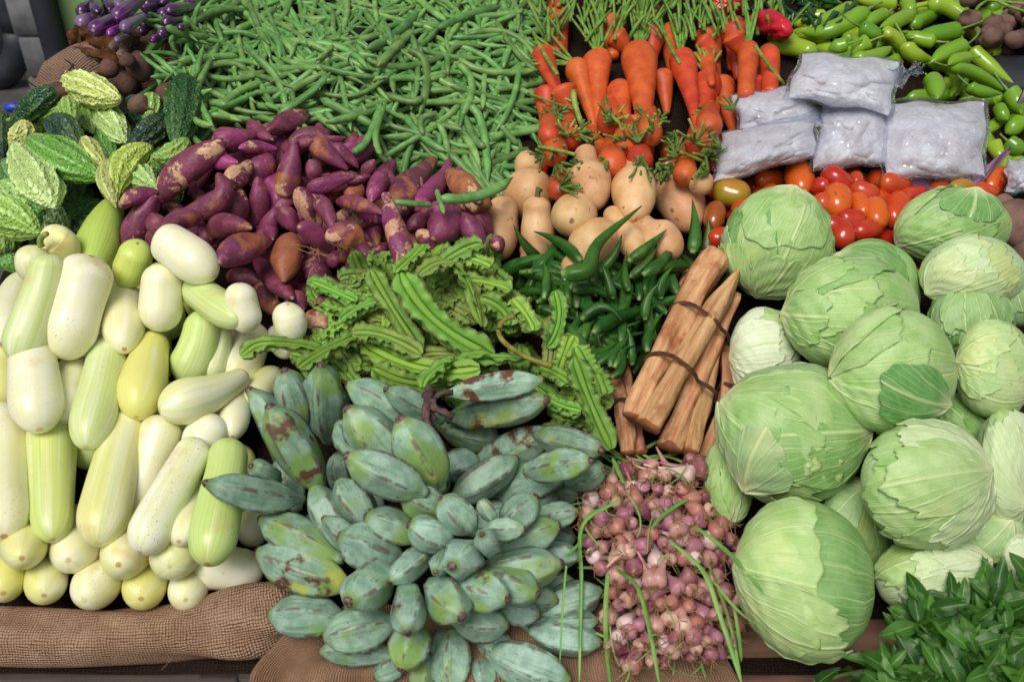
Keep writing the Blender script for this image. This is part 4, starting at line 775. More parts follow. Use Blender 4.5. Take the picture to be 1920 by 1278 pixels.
# ================================================================== sweet potatoes
def sweet(pts,w,peel,desc,p=.5,k1=.6,k2=.75,col=(0,0,0),tilt=0,dh=0,cut=False,w0=.10,hmax=.20):
    n=30; ns=26; ts=cosp(n,.6); r=np.where(ts<p,np.sin(np.pi/2*np.clip(ts/p,0,1))**k1,np.cos(np.pi/2*np.clip((ts-p)/(1-p),0,.99999))**k2); r=np.maximum(w0+(1-w0)*r,.05)*np.minimum(1,(ts/.02+.15)**.5)*np.minimum(1,((1-ts)/.02+.15)**.5)
    if cut: r=np.where(ts>.8,np.maximum(r,.62),r); r[-1]=.62
    P,R=place(pts,np.maximum(r*w*.455,.6),ts=ts,tilt=tilt,emb=.55,q=.6,dh=dh,hmax=hmax)
    g=Geo(); g.sweep(P,R,ns,lump(n,ns,.10,int(pts[0][0]*7+pts[0][1]))); o=g.build('sweet_potato',SWEET,color=(peel,col[0],col[1],1)); item(o,desc,*mid(pts),'sweet potato','purple sweet potatoes'); return o
SPZ=np.array([(270,400),(350,300),(480,240),(640,270),(800,330),(905,370),(900,440),(700,500),(640,590),(500,570),(440,480),(300,440)])
for i in range(105):
    p=rpoint(SPZ); a=rng.uniform(0,3.1); L=rng.uniform(60,95); dx,dy=math.cos(a)*L/2,math.sin(a)*L/2; sweet([(p[0]-dx,p[1]-dy),(p[0]+4,p[1]),(p[0]+dx,p[1]+dy)],rng.uniform(30,44),rng.uniform(0,.4),'purple sweet potato deep in the pile',rng.uniform(.35,.6),col=(rng.uniform(0,.4),rng.uniform(0,.8)),hmax=.085)
SW=[([(480,540),(500,560),(525,595)],44,.1,'dull brown sweet potato',.5,(.4,0)),([(425,520),(455,520),(490,530)],40,.1,'dark sweet potato sunk in shade',.5,(.2,0)),([(540,555),(556,566),(570,580)],50,.2,'dim rounded sweet potato',.5,(.2,.2)),([(590,575),(605,562),(618,550)],24,.1,'tiny sweet potato',.5,(.2,0)),([(570,595),(592,602),(612,612)],42,.75,'cream patched sweet potato',.5,(.2,0)),
 ([(478,478),(510,520),(550,560)],46,.05,'dark sweet potato with a grey tip',.6,(.1,0)),([(585,475),(592,505),(596,540)],58,.05,'plump purple sweet potato with hairy roots',.55,(.1,.5)),([(615,500),(632,485),(655,470)],36,.3,'small pinkish sweet potato',.5,(.2,.3)),
 ([(540,275),(580,255),(622,268)],40,.0,'dark sweet potato',.5,(0,0)),([(585,262),(615,262),(648,258)],20,.0,'thin pointed sweet potato',.4,(0,.5)),([(620,270),(645,290),(672,315)],30,.1,'slender sweet potato',.4,(0,.4)),([(530,285),(560,272),(590,262)],32,.1,'long dull sweet potato',.5,(.1,0)),([(500,245),(540,230),(578,212)],46,.05,'dark thick sweet potato beside the beans',.6,(.1,0)),([(470,228),(485,248),(512,262)],34,.0,'shrivelled dark sweet potato',.4,(0,0)),
 ([(580,300),(588,320),(592,345)],36,.1,'shaded sweet potato',.5,(0,0)),([(580,262),(610,285),(652,318)],44,.15,'reddish sweet potato with a fat top',.35,(.25,.3)),([(650,345),(672,338),(695,330)],22,0,'thin dark sweet potato',.5,(0,0)),([(702,300),(690,318),(682,332)],28,.2,'grey tipped sweet potato',.5,(.2,0)),([(575,352),(610,345),(668,330)],34,.1,'spindle shaped sweet potato',.4,(0,.4)),([(655,345),(662,360),(662,385)],46,.1,'brown rounded sweet potato',.5,(.8,0)),
 ([(722,322),(708,345),(696,378)],40,.5,'bright magenta sweet potato with bare patches',.6,(0,1)),([(630,378),(670,382),(720,402)],34,0,'dusky sweet potato',.5,(0,0)),([(598,368),(612,395),(626,432)],36,.1,'smooth upright sweet potato',.5,(0,.6)),([(632,412),(670,408),(726,420)],42,.65,'half peeled sweet potato with a magenta tip',.4,(0,1)),
 ([(840,322),(872,350),(900,380)],56,.35,'large rusty sweet potato under the loose bean',.5,(.7,0)),([(860,385),(890,380),(922,388)],46,.3,'rough rusty sweet potato',.5,(.8,.2)),([(770,378),(790,385),(815,400)],40,.05,'bright purple sweet potato',.5,(0,.9)),([(768,430),(785,415),(808,408)],36,.1,'bluish sweet potato',.5,(0,.2)),([(868,400),(885,430),(908,470)],44,.15,'plain sweet potato',.55,(0,.2)),([(780,435),(800,450),(812,475)],40,.3,'sweet potato touching the winged beans',.5,(0,.2)),([(920,445),(932,458),(940,475)],34,.5,'small flaky sweet potato',.5,(0,.3)),([(800,392),(830,400),(860,410)],50,.1,'wide sweet potato',.5,(0,.3)),
 ([(842,302),(822,345),(778,378)],46,.2,'bent magenta sweet potato',.75,(0,.8)),([(814,302),(775,340),(742,395)],62,.3,'club shaped sweet potato with a round end',.78,(.3,0)),([(812,448),(838,420),(848,400)],74,.25,'large round sweet potato',.45,(.1,.4)),([(722,362),(738,420),(758,498)],50,.55,'long necked sweet potato with a bare lower end',.75,(0,.2)),
 ([(500,285),(492,310),(470,348)],52,0,'purple sweet potato',.5,(0,.1)),([(225,388),(258,368),(300,362)],36,.25,'small spotted sweet potato',.5,(0,.4)),([(312,445),(295,420),(285,400)],44,0,'plain dark sweet potato',.5,(0,0)),([(360,400),(385,395),(400,418)],36,0,'tapering sweet potato',.4,(0,.2)),([(450,352),(440,390),(436,425)],62,.35,'broad sweet potato with an orange patch',.55,(.15,0)),([(525,385),(540,408),(556,438)],40,0,'magenta sweet potato',.5,(0,.6)),([(482,332),(485,380),(472,425)],42,.05,'long straight sweet potato',.5,(0,.4)),([(552,262),(545,310),(532,372)],52,.25,'long necked sweet potato standing up',.75,(.1,.4)),([(560,352),(535,378),(495,418)],46,.25,'drumstick shaped sweet potato',.75,(.1,.4)),([(560,352),(575,385),(604,425)],46,.75,'flaky sweet potato with a cream side',.5,(.1,0)),
 ([(398,262),(440,262),(490,248)],56,.1,'fat magenta sweet potato topmost at the left',.28,(.1,1)),([(448,278),(480,275),(520,280)],27,.35,'slim pink sweet potato',.4,(0,1)),([(422,262),(352,318),(288,386)],66,.5,'longest sweet potato with bare patches',.5,(0,.1)),([(392,280),(412,300),(446,304)],42,0,'egg shaped magenta sweet potato',.4,(0,1)),([(424,346),(442,332),(466,312)],48,.75,'cut sweet potato with a pale face',.5,(.1,0),True),([(406,325),(412,375),(330,402)],52,.15,'bent sweet potato',.6,(0,.1)),([(290,365),(268,405),(232,468)],56,.05,'sweet potato pointing up',.65,(0,.1)),([(275,455),(300,440),(330,425)],40,0,'low purple sweet potato',.5,(0,.2)),([(302,432),(340,412),(382,408)],44,0,'smooth bulky sweet potato',.5,(0,0)),([(358,412),(378,432),(400,470)],44,.15,'curved sweet potato',.45,(.2,.1)),([(392,440),(425,422),(472,428)],50,.0,'bluish purple sweet potato',.4,(0,.1)),([(410,492),(455,465),(510,452)],62,.05,'big dark sweet potato',.45,(.25,.1)),
 ([(612,448),(650,440),(682,455)],60,.45,'two toned sweet potato',.5,(.5,0)),([(560,425),(590,440),(622,472)],48,.15,'bright sweet potato with an orange tip',.5,(.05,.9)),([(492,412),(505,428),(512,450)],34,.1,'small pink sweet potato',.5,(0,.5)),([(548,440),(538,480),(532,528)],64,.2,'orange brown sweet potato',.5,(1,0)),([(706,452),(680,482),(648,545)],54,.6,'half peeled sweet potato',.6,(0,.2))]
for a in SW:
    kw=dict(p=a[4],col=a[5],cut=len(a)>6)
    if a[4]>=.75: kw.update(k1=1.5,k2=.5,w0=.34)
    elif a[4]<.3: kw.update(k1=.5,k2=1.2,w0=.2)
    sweet(a[0],a[1],a[2],a[3],dh=.006,**kw)
g=Geo()
for k in range(16):
    x,y=rng.choice([600,640,595,585]),rng.choice([470,475,500]); q=[(x+rng.normal(0,6),y+rng.normal(0,6)) for _ in range(3)]; q[2]=(q[0][0]+rng.normal(0,22),q[0][1]+rng.normal(0,16))
    P,R=place(q,np.full(8,1.0),emb=1,dh=.004,do_stamp=False,q=.9); g.sweep(P,np.full(8,.0005),5)
g.build('root_hairs',HAIR,next(i[0] for i in ITEMS if 'hairy roots' in i[1]))
# ================================================================== pale gourds
def gourd(pts,w1,w2,c,desc,tilt=0,mid_=None,dh=0,hmax=.26,stem=None,emb=.5,q=.55):
    n=40; ts=cosp(n,.7); L=plen(pts,tilt); P,R=place(pts,prof(ts,L,w1,w2,mid_,1.0,1.05,2.05),ts=ts,tilt=tilt,emb=emb,q=q,dh=dh,hmax=hmax)
    g=Geo(); g.sweep(P,R,32,lump(n,32,.022,int(pts[0][0]*3+pts[0][1]*7))); o=g.build('pale_gourd',GOURD,color=(c[0],c[1],c[2],1)); item(o,desc,*mid(pts),'gourd','pale gourds stacked at the left')
    if stem:
        Q=np.array([at(a,b,uw(P[2])[2]+k*.004) for k,(a,b) in enumerate(spline(stem,7))]); g=Geo(); g.sweep(Q,np.linspace(.005,.0038,7),9); g.build('stem',STALKY,o)
    return o
Wc=(.0,.2,.2); Gc=(.75,.3,.1); Yc=(.2,.95,.2); LGc=(.4,.3,.1)
for i in range(22):
    x=rng.uniform(0,470); y=rng.uniform(520,1000); L=rng.uniform(110,150); a=rng.uniform(.9,2.2); dx,dy=math.cos(a)*L/2,math.sin(a)*L/2
    gourd([(x-dx,y-dy),(x+dx,y+dy)],70,80,[Wc,Gc,Yc][i%3],'pale gourd buried under the others',hmax=.04)
for a in [([(20,1010),(14,1060),(6,1112)],76,80,(.1,.9,.2),'yellowish gourd end in the bottom row'),([(92,1020),(88,1070),(82,1116)],74,78,(.15,.7,.1),'small round gourd end with a green scar'),([(215,1065),(190,1085),(158,1125)],80,92,(0,.4,.7),'tan tinged gourd in the bottom row'),([(290,1040),(276,1085),(264,1122)],78,82,(.1,.9,.6),'yellow gourd end with a dented top'),([(365,1060),(355,1095),(348,1124)],70,74,(.1,.4,.1),'smallest gourd end in the bottom row')]:
    gourd(*a,tilt=.085,hmax=.06,dh=.01)
for a in [([(60,950),(50,1000),(40,1046)],84,90,(.1,.7,.2),'gourd end with an orange navel'),([(165,960),(148,1010),(128,1050)],88,94,(0,.25,.7),'pinkish white gourd end'),([(262,970),(245,1020),(222,1058)],90,98,(0,.5,1),'scuffed tan gourd end'),([(345,990),(332,1030),(318,1062)],86,94,(.35,.5,.2),'gourd end with a green top'),([(355,1066),(420,1064),(494,1078)],84,80,(0,.1,.2),'ivory gourd lying sideways on the sack')]:
    gourd(*a,tilt=.085 if a[0][2][0]<400 else .02,hmax=.10,dh=.0)
MAIN=[([(510,930),(480,980),(450,1015)],60,68,Wc,'white gourd behind the lowest bananas'),([(365,905),(352,960),(335,1015)],66,70,Wc,'white gourd squeezed behind'),([(312,780),(285,860),(250,975)],76,78,(0,.3,.6),'white gourd leaning behind'),([(2,765),(8,880),(8,1006)],86,96,(.0,.35,.2),'greyish gourd cut by the left edge'),([(98,788),(97,890),(99,1012)],92,76,(.6,.6,.1),'gourd with a green streak and a tail scar'),([(243,778),(215,880),(182,1020)],78,98,(.3,.6,.2),'long white and yellow gourd'),([(150,675),(130,720),(120,790)],56,62,(0,.3,.5),'cream gourd wedged in a gap'),([(410,780),(388,815),(360,862)],74,84,(.1,.2,.1),'white gourd with its end showing'),
 ([(452,745),(440,775),(436,818)],56,62,Wc,'white gourd end next to the bananas'),([(520,700),(490,730),(455,770)],60,64,(.1,.6,.1),'yellowish gourd under the bananas'),([(478,612),(462,665),(425,722)],62,84,(.2,.4,.1),'pale grey green gourd'),([(412,612),(408,660),(392,712)],46,52,(.5,.2,0),'narrow greenish gourd'),([(60,460),(62,490),(66,530)],60,70,(.3,.6,0),'dull gourd behind the pile'),([(432,828),(415,930),(388,1058)],72,94,(.85,.1,0),'bright lime green gourd'),([(376,826),(322,920),(262,1036)],66,86,(.2,.2,.9),'white gourd with brown speckles and a nick'),
 ([(14,640),(4,700),(10,772)],66,70,(.1,.7,.1),'yellowish gourd at the left edge'),([(60,525),(28,575),(2,645)],74,84,(.1,.3,.1),'white gourd at the left edge'),([(292,632),(275,690),(255,782)],58,98,(.1,1.0,.4),'pear shaped yellow gourd with an orange spot'),([(380,580),(372,650),(338,716)],66,84,(.8,.1,0),'curved green gourd'),([(205,636),(192,720),(160,838)],76,86,(.6,.15,.1),'white gourd with a broad green stripe'),([(458,704),(400,735),(298,768)],40,96,(.35,.3,0),'bottle shaped gourd with a green neck'),
 ([(540,570),(543,600),(558,640)],60,64,Wc,'white gourd under the winged beans'),([(515,618),(525,640),(540,665)],40,46,(.2,.2,0),'small cream gourd'),([(448,530),(455,575),(470,622)],60,62,Wc,'greyish white gourd'),([(348,530),(390,560),(450,602)],62,68,(.7,.2,0),'green gourd with a ringed end'),([(228,545),(230,590),(233,655)],80,84,(0,.3,.2),'plump white gourd with an orange tip'),([(92,476),(75,560),(30,680)],62,84,(.6,.1,0),'long pale green gourd'),([(258,456),(250,490),(228,538)],62,66,(.7,1,0),'small lime yellow gourd'),([(88,440),(110,455),(140,490)],62,66,(.1,.8,0),'pale yellow gourd with a curled stem'),([(58,612),(64,700),(74,806)],80,100,(0,.15,.75),'big white gourd scuffed in the middle'),([(213,388),(195,425),(165,520)],44,92,(1.2,.9,0),'yellow green gourd with a bent neck'),([(303,494),(302,555),(300,622)],72,82,(.15,.2,.2),'white egg shaped gourd'),([(292,444),(340,472),(400,520)],76,88,(.1,.1,.1),'white gourd lying on the sweet potatoes'),([(172,480),(148,560),(116,674)],94,104,(0,.2,.6),'largest cream gourd at the top of the pile')]
for a in MAIN: gourd(*a,stem=[(78,462),(76,448),(88,438)] if 'curled' in a[4] else None)
# ================================================================== okra
def okra(pts,w,desc,dh=0,shared=False,**kw):
    n=20; ns=15; ts=cosp(n,.4); r=np.where(ts<.22,w/2*(.55+.45*np.sin(np.pi/2*ts/.22)),w/2*(1-((ts-.22)/.78)**1.5*.94)); r=np.where(ts<.06,w/2*.42,r)
    P,R=place(pts,np.maximum(r,.5),ts=ts,emb=.5,q=.55,dh=dh,**kw); c=np.ones((n,1))*(1+.10*np.cos(5*2*np.pi*np.arange(ns)/ns))[None,:]
    g=Geo(); g.sweep(P,R,ns,c); o=g.build('okra_pod',OKRA)
    if shared: tag(o,'dark green okra pod tangled in the shaded okra heap','okra','okra pods')
    else: item(o,desc,*mid(pts),'okra','okra pods')
OZ=np.array([(930,500),(1000,470),(1200,480),(1345,460),(1370,520),(1330,600),(1250,640),(1160,680),(1060,640),(1000,560)])
for i in range(120):
    p=rpoint(OZ); a=math.radians(rng.choice([75,100,60,20,140,85,-20])+rng.normal(0,14)); L=rng.uniform(70,110); dx,dy=math.cos(a)*L/2,-math.sin(a)*L/2; s=rng.choice([-1,1])
    okra([(p[0]-dx,p[1]-dy),(p[0]+rng.normal(0,10),p[1]+rng.normal(0,6)),(p[0]+dx,p[1]+dy)],rng.uniform(17,23),'',shared=True,hmax=.11,dh=-.004)
for a in [([(1015,490),(985,460),(963,422)],20,'okra pod pointing up'),([(1090,490),(1050,455),(1000,434)],22,'okra pod over the squash'),([(940,512),(990,490),(1052,476)],26,'long dark okra pod'),([(1298,475),(1304,430),(1298,374)],26,'upright okra pod'),([(1318,478),(1328,445),(1327,408)],22,'upright okra pod'),([(1178,490),(1215,462),(1250,430)],22,'slanting okra pod'),([(1180,520),(1215,490),(1232,455)],20,'slim okra pod'),([(1205,515),(1250,480),(1268,435)],24,'bent pale okra pod'),([(1118,510),(1150,480),(1165,440)],20,'short okra pod'),([(1112,624),(1170,590),(1252,572)],26,'pale green okra pod lying'),([(1115,505),(1138,520),(1132,548)],20,'hooked pale okra pod'),([(1075,545),(1110,542),(1150,560)],20,'curved okra pod'),([(1150,560),(1142,530),(1130,500)],18,'thin okra pod'),([(1210,600),(1215,560),(1238,530)],20,'okra pod'),([(1020,560),(1025,520),(1018,490)],20,'narrow okra pod'),([(1290,500),(1250,500),(1220,520)],22,'flat lying okra pod'),([(1180,545),(1172,515),(1175,470)],18,'okra pod standing'),([(1240,560),(1240,530),(1262,500)],20,'okra pod'),([(1090,600),(1130,575),(1165,600)],24,'deep green okra pod')]:
    okra(*a,dh=.008,hmax=.15)
okra([(1052,514),(1100,505),(1122,455),(1203,386)],34,'biggest okra pod curving over the squashes',dh=.02,hmax=.16)
# ================================================================== winged beans
def winged(pts,w,pale=0.0,desc=None,dh=0,roll=0.0,hmax=.17):
    n=46; ts=np.linspace(0,1,n); r=w*.58*np.minimum(1,np.minimum((ts+.02)/.10,(1.02-ts)/.10)**.6)*(.92+.08*np.sin(ts*9))
    P,R=place(pts,np.maximum(r,.6),ts=ts,emb=.30,q=.5,dh=dh,hmax=hmax,do_stamp=False)
    for i in range(0,n,2): stamp(P[i]-NRM*R[i]*.55, R[i])
    T,N,B=frames(P,NRM); g=Geo()
    ph0=rng.uniform(-.5,.5)+roll; A4=[ph0*.5+math.pi*(.5 if k<2 else 1.5)+(.30 if k%2 else -.24) for k in range(4)]
    core=[]; ns=12; ph=2*np.pi*np.arange(ns)/ns
    V=P[:,None,:]+(R[:,None]*.25)[...,None]*(-np.cos(ph)[None,:,None]*N[:,None,:]*.8+np.sin(ph)[None,:,None]*B[:,None,:]); g.grid(V,ts[:,None],np.arange(ns)[None,:]/ns,.42,True,True)
    for k in range(4):
        f=rng.uniform(13,18); p1=rng.uniform(0,6); rows=[]; m=5
        tw=.25*np.sin(ts*5+p1)
        fr=np.abs(np.sin(ts*f*3+p1*2+2*np.sin(ts*17)))*.16+np.abs(np.sin(ts*f*1.3+p1))*.07
        for side in (0,1):
            for j in range(m):
                s=j/(m-1); s=s if side==0 else 1-s
                ang=A4[k]+tw+ s**2*(.27*np.sin(ts*f*1.4+p1)+.20*np.sin(ts*f*3.1+p1*3)); rad=R*(.30+(.86-fr)*s); off=(.00055 if side else -.00055)*(1.05-s)
                dv=-np.cos(ang)[:,None]*N+np.sin(ang)[:,None]*B; nv=np.sin(ang)[:,None]*N+np.cos(ang)[:,None]*B
                rows.append((P+dv*rad[:,None]+nv*off, .45+.8*s))
        V=np.stack([x[0] for x in rows],1); d=np.array([x[1] for x in rows]); g.grid(V,ts[:,None],np.linspace(0,1,len(rows))[None,:],d[None,:],True,False)
    o=g.build('winged_bean',WING,color=(pale,0,0,1))
    item(o,desc or 'frilly winged bean',*mid(pts),'winged bean','winged beans in the middle heap')
WZ=np.array([(590,560),(690,500),(800,470),(900,480),(960,530),(1010,600),(1060,640),(1110,740),(1090,820),(1010,740),(880,710),(700,730),(560,720),(520,680),(600,640)])
for i in range(76):
    p=rpoint(WZ); a=rng.normal(-.55,.7); L=rng.uniform(90,140); dx,dy=math.cos(a)*L/2,-math.sin(a)*L/2
    winged([(p[0]-dx,p[1]-dy),(p[0]+rng.normal(0,8),p[1]+rng.normal(0,8)),(p[0]+dx,p[1]+dy)],rng.uniform(30,38),float(rng.choice([0,0,.3,.8])),('ragged winged bean','narrow frilly winged bean','winged bean low in the heap')[i%3],hmax=.10)
for a in [([(452,668),(490,645),(560,648),(628,668)],30,0,'dark winged bean reaching over the gourds'),([(560,690),(625,650),(700,622)],32,.1,'winged bean slanting down'),([(585,528),(625,545),(668,566)],28,0,'winged bean with a thin tip'),([(640,600),(680,575),(730,560)],30,.2,'winged bean'),([(690,478),(715,500),(742,535)],30,.1,'short winged bean'),([(742,512),(770,485),(798,458)],30,0,'dark ribbed winged bean'),([(765,520),(805,485),(836,452)],30,0,'winged bean pointing up'),([(815,515),(850,480),(905,458)],42,.5,'broad pale winged bean'),([(860,530),(905,528),(958,545)],36,.1,'frilled winged bean'),([(870,480),(900,490),(920,500)],32,.3,'small leafy winged bean'),([(695,505),(735,575),(790,660)],36,.1,'twisted winged bean'),([(752,510),(815,600),(925,668)],52,.0,'widest light green winged bean'),([(782,520),(858,500),(905,612)],34,.95,'arched yellow winged bean with dry edge'),([(680,640),(790,690),(900,690)],46,0,'dark broad winged bean'),([(700,690),(760,715),(830,720)],42,0,'dark winged bean above the bananas'),([(660,625),(720,630),(790,665)],36,.5,'wilted winged bean'),([(795,725),(860,676),(998,672)],38,.1,'arched bright winged bean'),([(900,560),(940,580),(955,610)],40,.9,'brown edged winged bean'),([(960,560),(985,590),(1000,620)],36,.2,'winged bean'),([(1040,545),(1048,600),(1025,650)],30,.0,'stalked winged bean'),([(1050,700),(1060,665),(1075,628)],36,.0,'upright bright winged bean'),([(1078,650),(1100,690),(1128,730)],48,.3,'large crinkled winged bean'),([(1010,690),(1040,700),(1070,720)],32,.1,'leaf like winged bean'),([(1120,700),(1128,720),(1135,740)],40,.4,'pale end of a winged bean'),([(1020,740),(1050,760),(1090,770)],30,.0,'winged bean behind the banana tips'),([(1078,672),(1105,750),(1146,842)],42,.15,'long winged bean hanging beside the roots')]:
    winged(*a,dh=.012)
g=Geo(); P,R=place([(935,615),(960,655),(1035,685)],np.full(14,5.0),dh=.02); g.sweep(P,R,8,lump(14,8,.3,1)); P2,R2=place([(935,615),(945,600),(965,595)],np.full(10,5.0),dh=.02); g.sweep(P2,R2,8,lump(10,8,.3,2)); tag(g.build('dry_vine',m_simple('dry_yellow_vine',(110,104,44),(150,140,70),60,.7,.2)),'dry yellowish vine twig bent among the winged beans','twig')
# ================================================================== peeled root sticks
def stick(g,pts,w1,w2,pt=False,seed=0,dh=0,h=None,gc=None):
    n=22; ts=cosp(n,.4); r=(w1+(w2-w1)*ts)/2*(1+.07*np.sin(ts*9+seed)+.05*np.sin(ts*21+seed*2)); pts=list(pts); pts[1]=(pts[1][0]+rng.normal(0,5),pts[1][1]+rng.normal(0,3))
    if pt: r=r*np.minimum(1,((ts)/.22+.03))**.8
    r[0]*=.9 if not pt else 1; P,R=place(pts,r,ts=ts,h=h,dh=dh,emb=.6,q=.6)
    c=lump(n,16,.17,seed,(2,3,4,5),(1,2,3)); g.sweep(P,R,16,c,caps=True); 
    if gc is not None:
        for e,s in ((0,-1),(n-1,1)):
            if R[e]>.004:
                d=(P[e]-P[e-s*1]); d/=np.linalg.norm(d); gq=Geo(); gq.sweep(np.array([P[e]-d*.0002,P[e]+d*.0006]),np.array([R[e],R[e]*.96]),16,c[[e,e]]); gc.append(gq)
    return P,R
def tie(g,parts,fr,rad=.0017,extra=.004):
    """a cord round several sticks at fraction fr"""
    pts=[];
    for P,R in parts:
        i=min(int(fr*(len(P)-1)),len(P)-1); pts.append((P[i],R[i]))
    c=np.mean([p for p,_ in pts],0); T=parts[0][0][-1]-parts[0][0][0]; T/=np.linalg.norm(T); e1=np.cross(T,NRM); e1/=np.linalg.norm(e1); e2=np.cross(T,e1); Q=[]
    for k in range(40):
        a=2*math.pi*k/39; d=e1*math.cos(a)+e2*math.sin(a); m=max((p-c)@d+r for p,r in pts); Q.append(c+d*(m+rad*.6)+T*(.003*math.sin(a*2)))
    Q=np.array(Q); Q=np.vstack([Q[:-1]*.5+.25*np.roll(Q[:-1],1,0)+.25*np.roll(Q[:-1],-1,0),Q[:1]]); 
    for k in range(2): g.sweep(Q+T*(k*.0032),np.full(len(Q),rad),8)
def bundle(loc,label,sticks,ties,group='bundles of peeled roots'):
    e=empty('root_bundle',at(*loc)); tag(e,label,'root bundle',group); ps=[]
    for k,(pts,w1,w2,pt,h) in enumerate(sticks):
        g=Geo(); gc=[]; P,R=stick(g,pts,w1,w2,pt,seed=k*7+int(pts[0][0]),h=h,gc=gc); ps.append((P,R)); o=g.build('root_stick',ROOTW,e)
        for gq in gc: gq.build('cut_end',ROOTCUT,o)
    for idx,fr in ties: g=Geo(); tie(g,[ps[i] for i in idx],fr); g.build('cord',CORD,e)
    return ps
bundle((1160,760,.03),'small bundle of brown root sticks partly hidden beside the winged beans',[([(1128,655),(1150,715),(1168,770)],24,27,False,.045),([(1176,632),(1176,700),(1184,790)],22,34,True,.05),([(1150,703),(1165,775),(1178,850)],28,32,False,.065),([(1192,770),(1196,810),(1200,850)],26,28,False,.05)],[((1,2,3),.55)])
bundle((1335,760,.03),'darker root bundle lying right behind the front one beside the white cabbage',[([(1350,632),(1362,740),(1318,862)],26,40,True,.055),([(1368,690),(1362,760),(1340,850)],24,34,True,.045)],[((0,1),.45)])
bundle((1280,650,.06),'largest bundle of reddish brown peeled roots tied twice with dark cord',[([(1296,490),(1278,545),(1262,610)],20,24,True,.085),([(1312,482),(1290,550),(1270,640)],20,24,True,.08),([(1372,555),(1315,690),(1256,838)],38,44,False,.085),([(1340,640),(1325,740),(1292,848)],36,38,False,.075),([(1345,482),(1262,620),(1186,782)],58,38,False,.115),([(1389,502),(1300,640),(1216,798)],40,44,True,.12)],[((2,4,5),.40),((2,3,4,5),.64)])
# ================================================================== cabbages
def cabbage(cx,cy,rx,ry,pole,h,leaves,desc,base=(.15,0,0),seed=0,label=None):
    """pole: photo direction of the stem end (x right, y up, z to the viewer); leaves: (azimuth deg, reach deg, half width deg, tone rgb, lift)"""
    rs=np.random.default_rng(seed+100); C=at(cx,cy,h); m=dep(C)/FPX; V=(CAM-C)/np.linalg.norm(CAM-C); X=RGT; Y=np.cross(V,X); Y/=np.linalg.norm(Y)
    S=np.array([rx*m,ry*m,(rx+ry)/2*m*.92]); p=np.array(pole,float); p/=np.linalg.norm(p); a=np.array([0,0,1.]) if abs(p[2])<.8 else np.array([0,1.,0]); e1=a-(a@p)*p; e1/=np.linalg.norm(e1); e2=np.cross(p,e1)
    fz=[(rs.normal(0,1,3)*2.2,rs.uniform(0,6)) for _ in range(5)]
    def shape(D,k=1.0):
        b=1+.018*sum(np.sin(D@f+q) for f,q in fz)/1.0*k
        return b
    def world(D,r): L=D*r[...,None]*S; return C+L[...,0:1]*X+L[...,1:2]*Y+L[...,2:3]*V
    n,ns=44,64; rho=np.linspace(0.0,np.pi,n); th=2*np.pi*np.arange(ns)/ns
    D=np.cos(rho)[:,None,None]*p+np.sin(rho)[:,None,None]*(np.cos(th)[None,:,None]*e1+np.sin(th)[None,:,None]*e2)
    r=shape(D)*(1+.035*np.exp(-(rho/.14)**2))[:,None]*(1-.05*np.exp(-((np.pi-rho)/.35)**2))[:,None]
    r=r*(1+.010*np.sin(th*6+rs.uniform(0,6))[None,:]*np.sin(rho)[:,None])
    g=Geo(); g.grid(world(D,r),(rho/np.pi)[:,None],th[None,:],9.0,True,False); o=g.build('cabbage',CABB,loc=C,color=(*base,1))
    if label: tag(o,label,'cabbage','cabbages piled at the right')
    else: item(o,desc,cx,cy,'cabbage','cabbages piled at the right')
    leaves=list(leaves)+[(rs.uniform(-90,90),rs.uniform(62,105),rs.uniform(36,52),tuple(min(1,max(0,x+rs.normal(0,.12))) for x in base),rs.uniform(.0,.10)) for _ in range(0 if desc=='frontmost cabbage' else 3)]
    for k,(az,reach,hw,tone,lift) in enumerate(leaves):
        nr,nw=46,46; s=np.linspace(.02,1,nr); v=np.linspace(-1,1,nw); az=math.radians(az); hw=math.radians(hw); reach=math.radians(reach)
        wob=.05*np.sin(v*rs.uniform(4,7)+rs.uniform(0,6))+.03*np.sin(v*rs.uniform(11,17)+rs.uniform(0,6))+.018*np.sin(v*rs.uniform(24,34)+rs.uniform(0,6))
        out=reach*(1-.30*np.abs(v)**3.0+wob)
        RHO=s[:,None]*out[None,:]; taper=1-.16*np.maximum(s[:,None]-.75,0)/.25*np.abs(v)[None,:]
        TH=az+v[None,:]*hw*taper*np.ones((nr,1))
        D=np.cos(RHO)[...,None]*p+np.sin(RHO)[...,None]*(np.cos(TH)[...,None]*e1+np.sin(TH)[...,None]*e2)
        edge=np.maximum(s[:,None]**10,np.abs(v)[None,:]**14*np.minimum(1,s[:,None]*2))
        ruf=np.sin(TH*rs.uniform(17,25)+rs.uniform(0,6))*.4+np.sin(RHO*rs.uniform(14,22)+TH*9+rs.uniform(0,6))*.4
        r=shape(D)*(1+.035*np.exp(-(RHO/.14)**2))*(1+.014+.011*k)+edge*(.018+.022*ruf)+lift*np.maximum(s[:,None]-.72,0)**1.6*np.ones((1,nw))
        r=r+.006*np.sin(RHO*19+TH*13+k)*np.minimum(1,s*3)[:,None]
        g=Geo(); g.grid(world(D,r),RHO/np.pi,TH,v[None,:]*hw*np.minimum(1,np.sin(RHO)*1.0),False,False)
        lf=g.build('outer_leaf',CABB,o,color=(*tone,1)); md=lf.modifiers.new('thick','SOLIDIFY'); md.thickness=.0016; md.offset=0
    stamp(C,S[0]*.95)
    return o
PL=(.05,.1,0); MD=(.40,0,0); DP=(.85,0,0); WH=(0,.1,.9); YL=(.1,.7,.1); GB=(.7,0,.15)
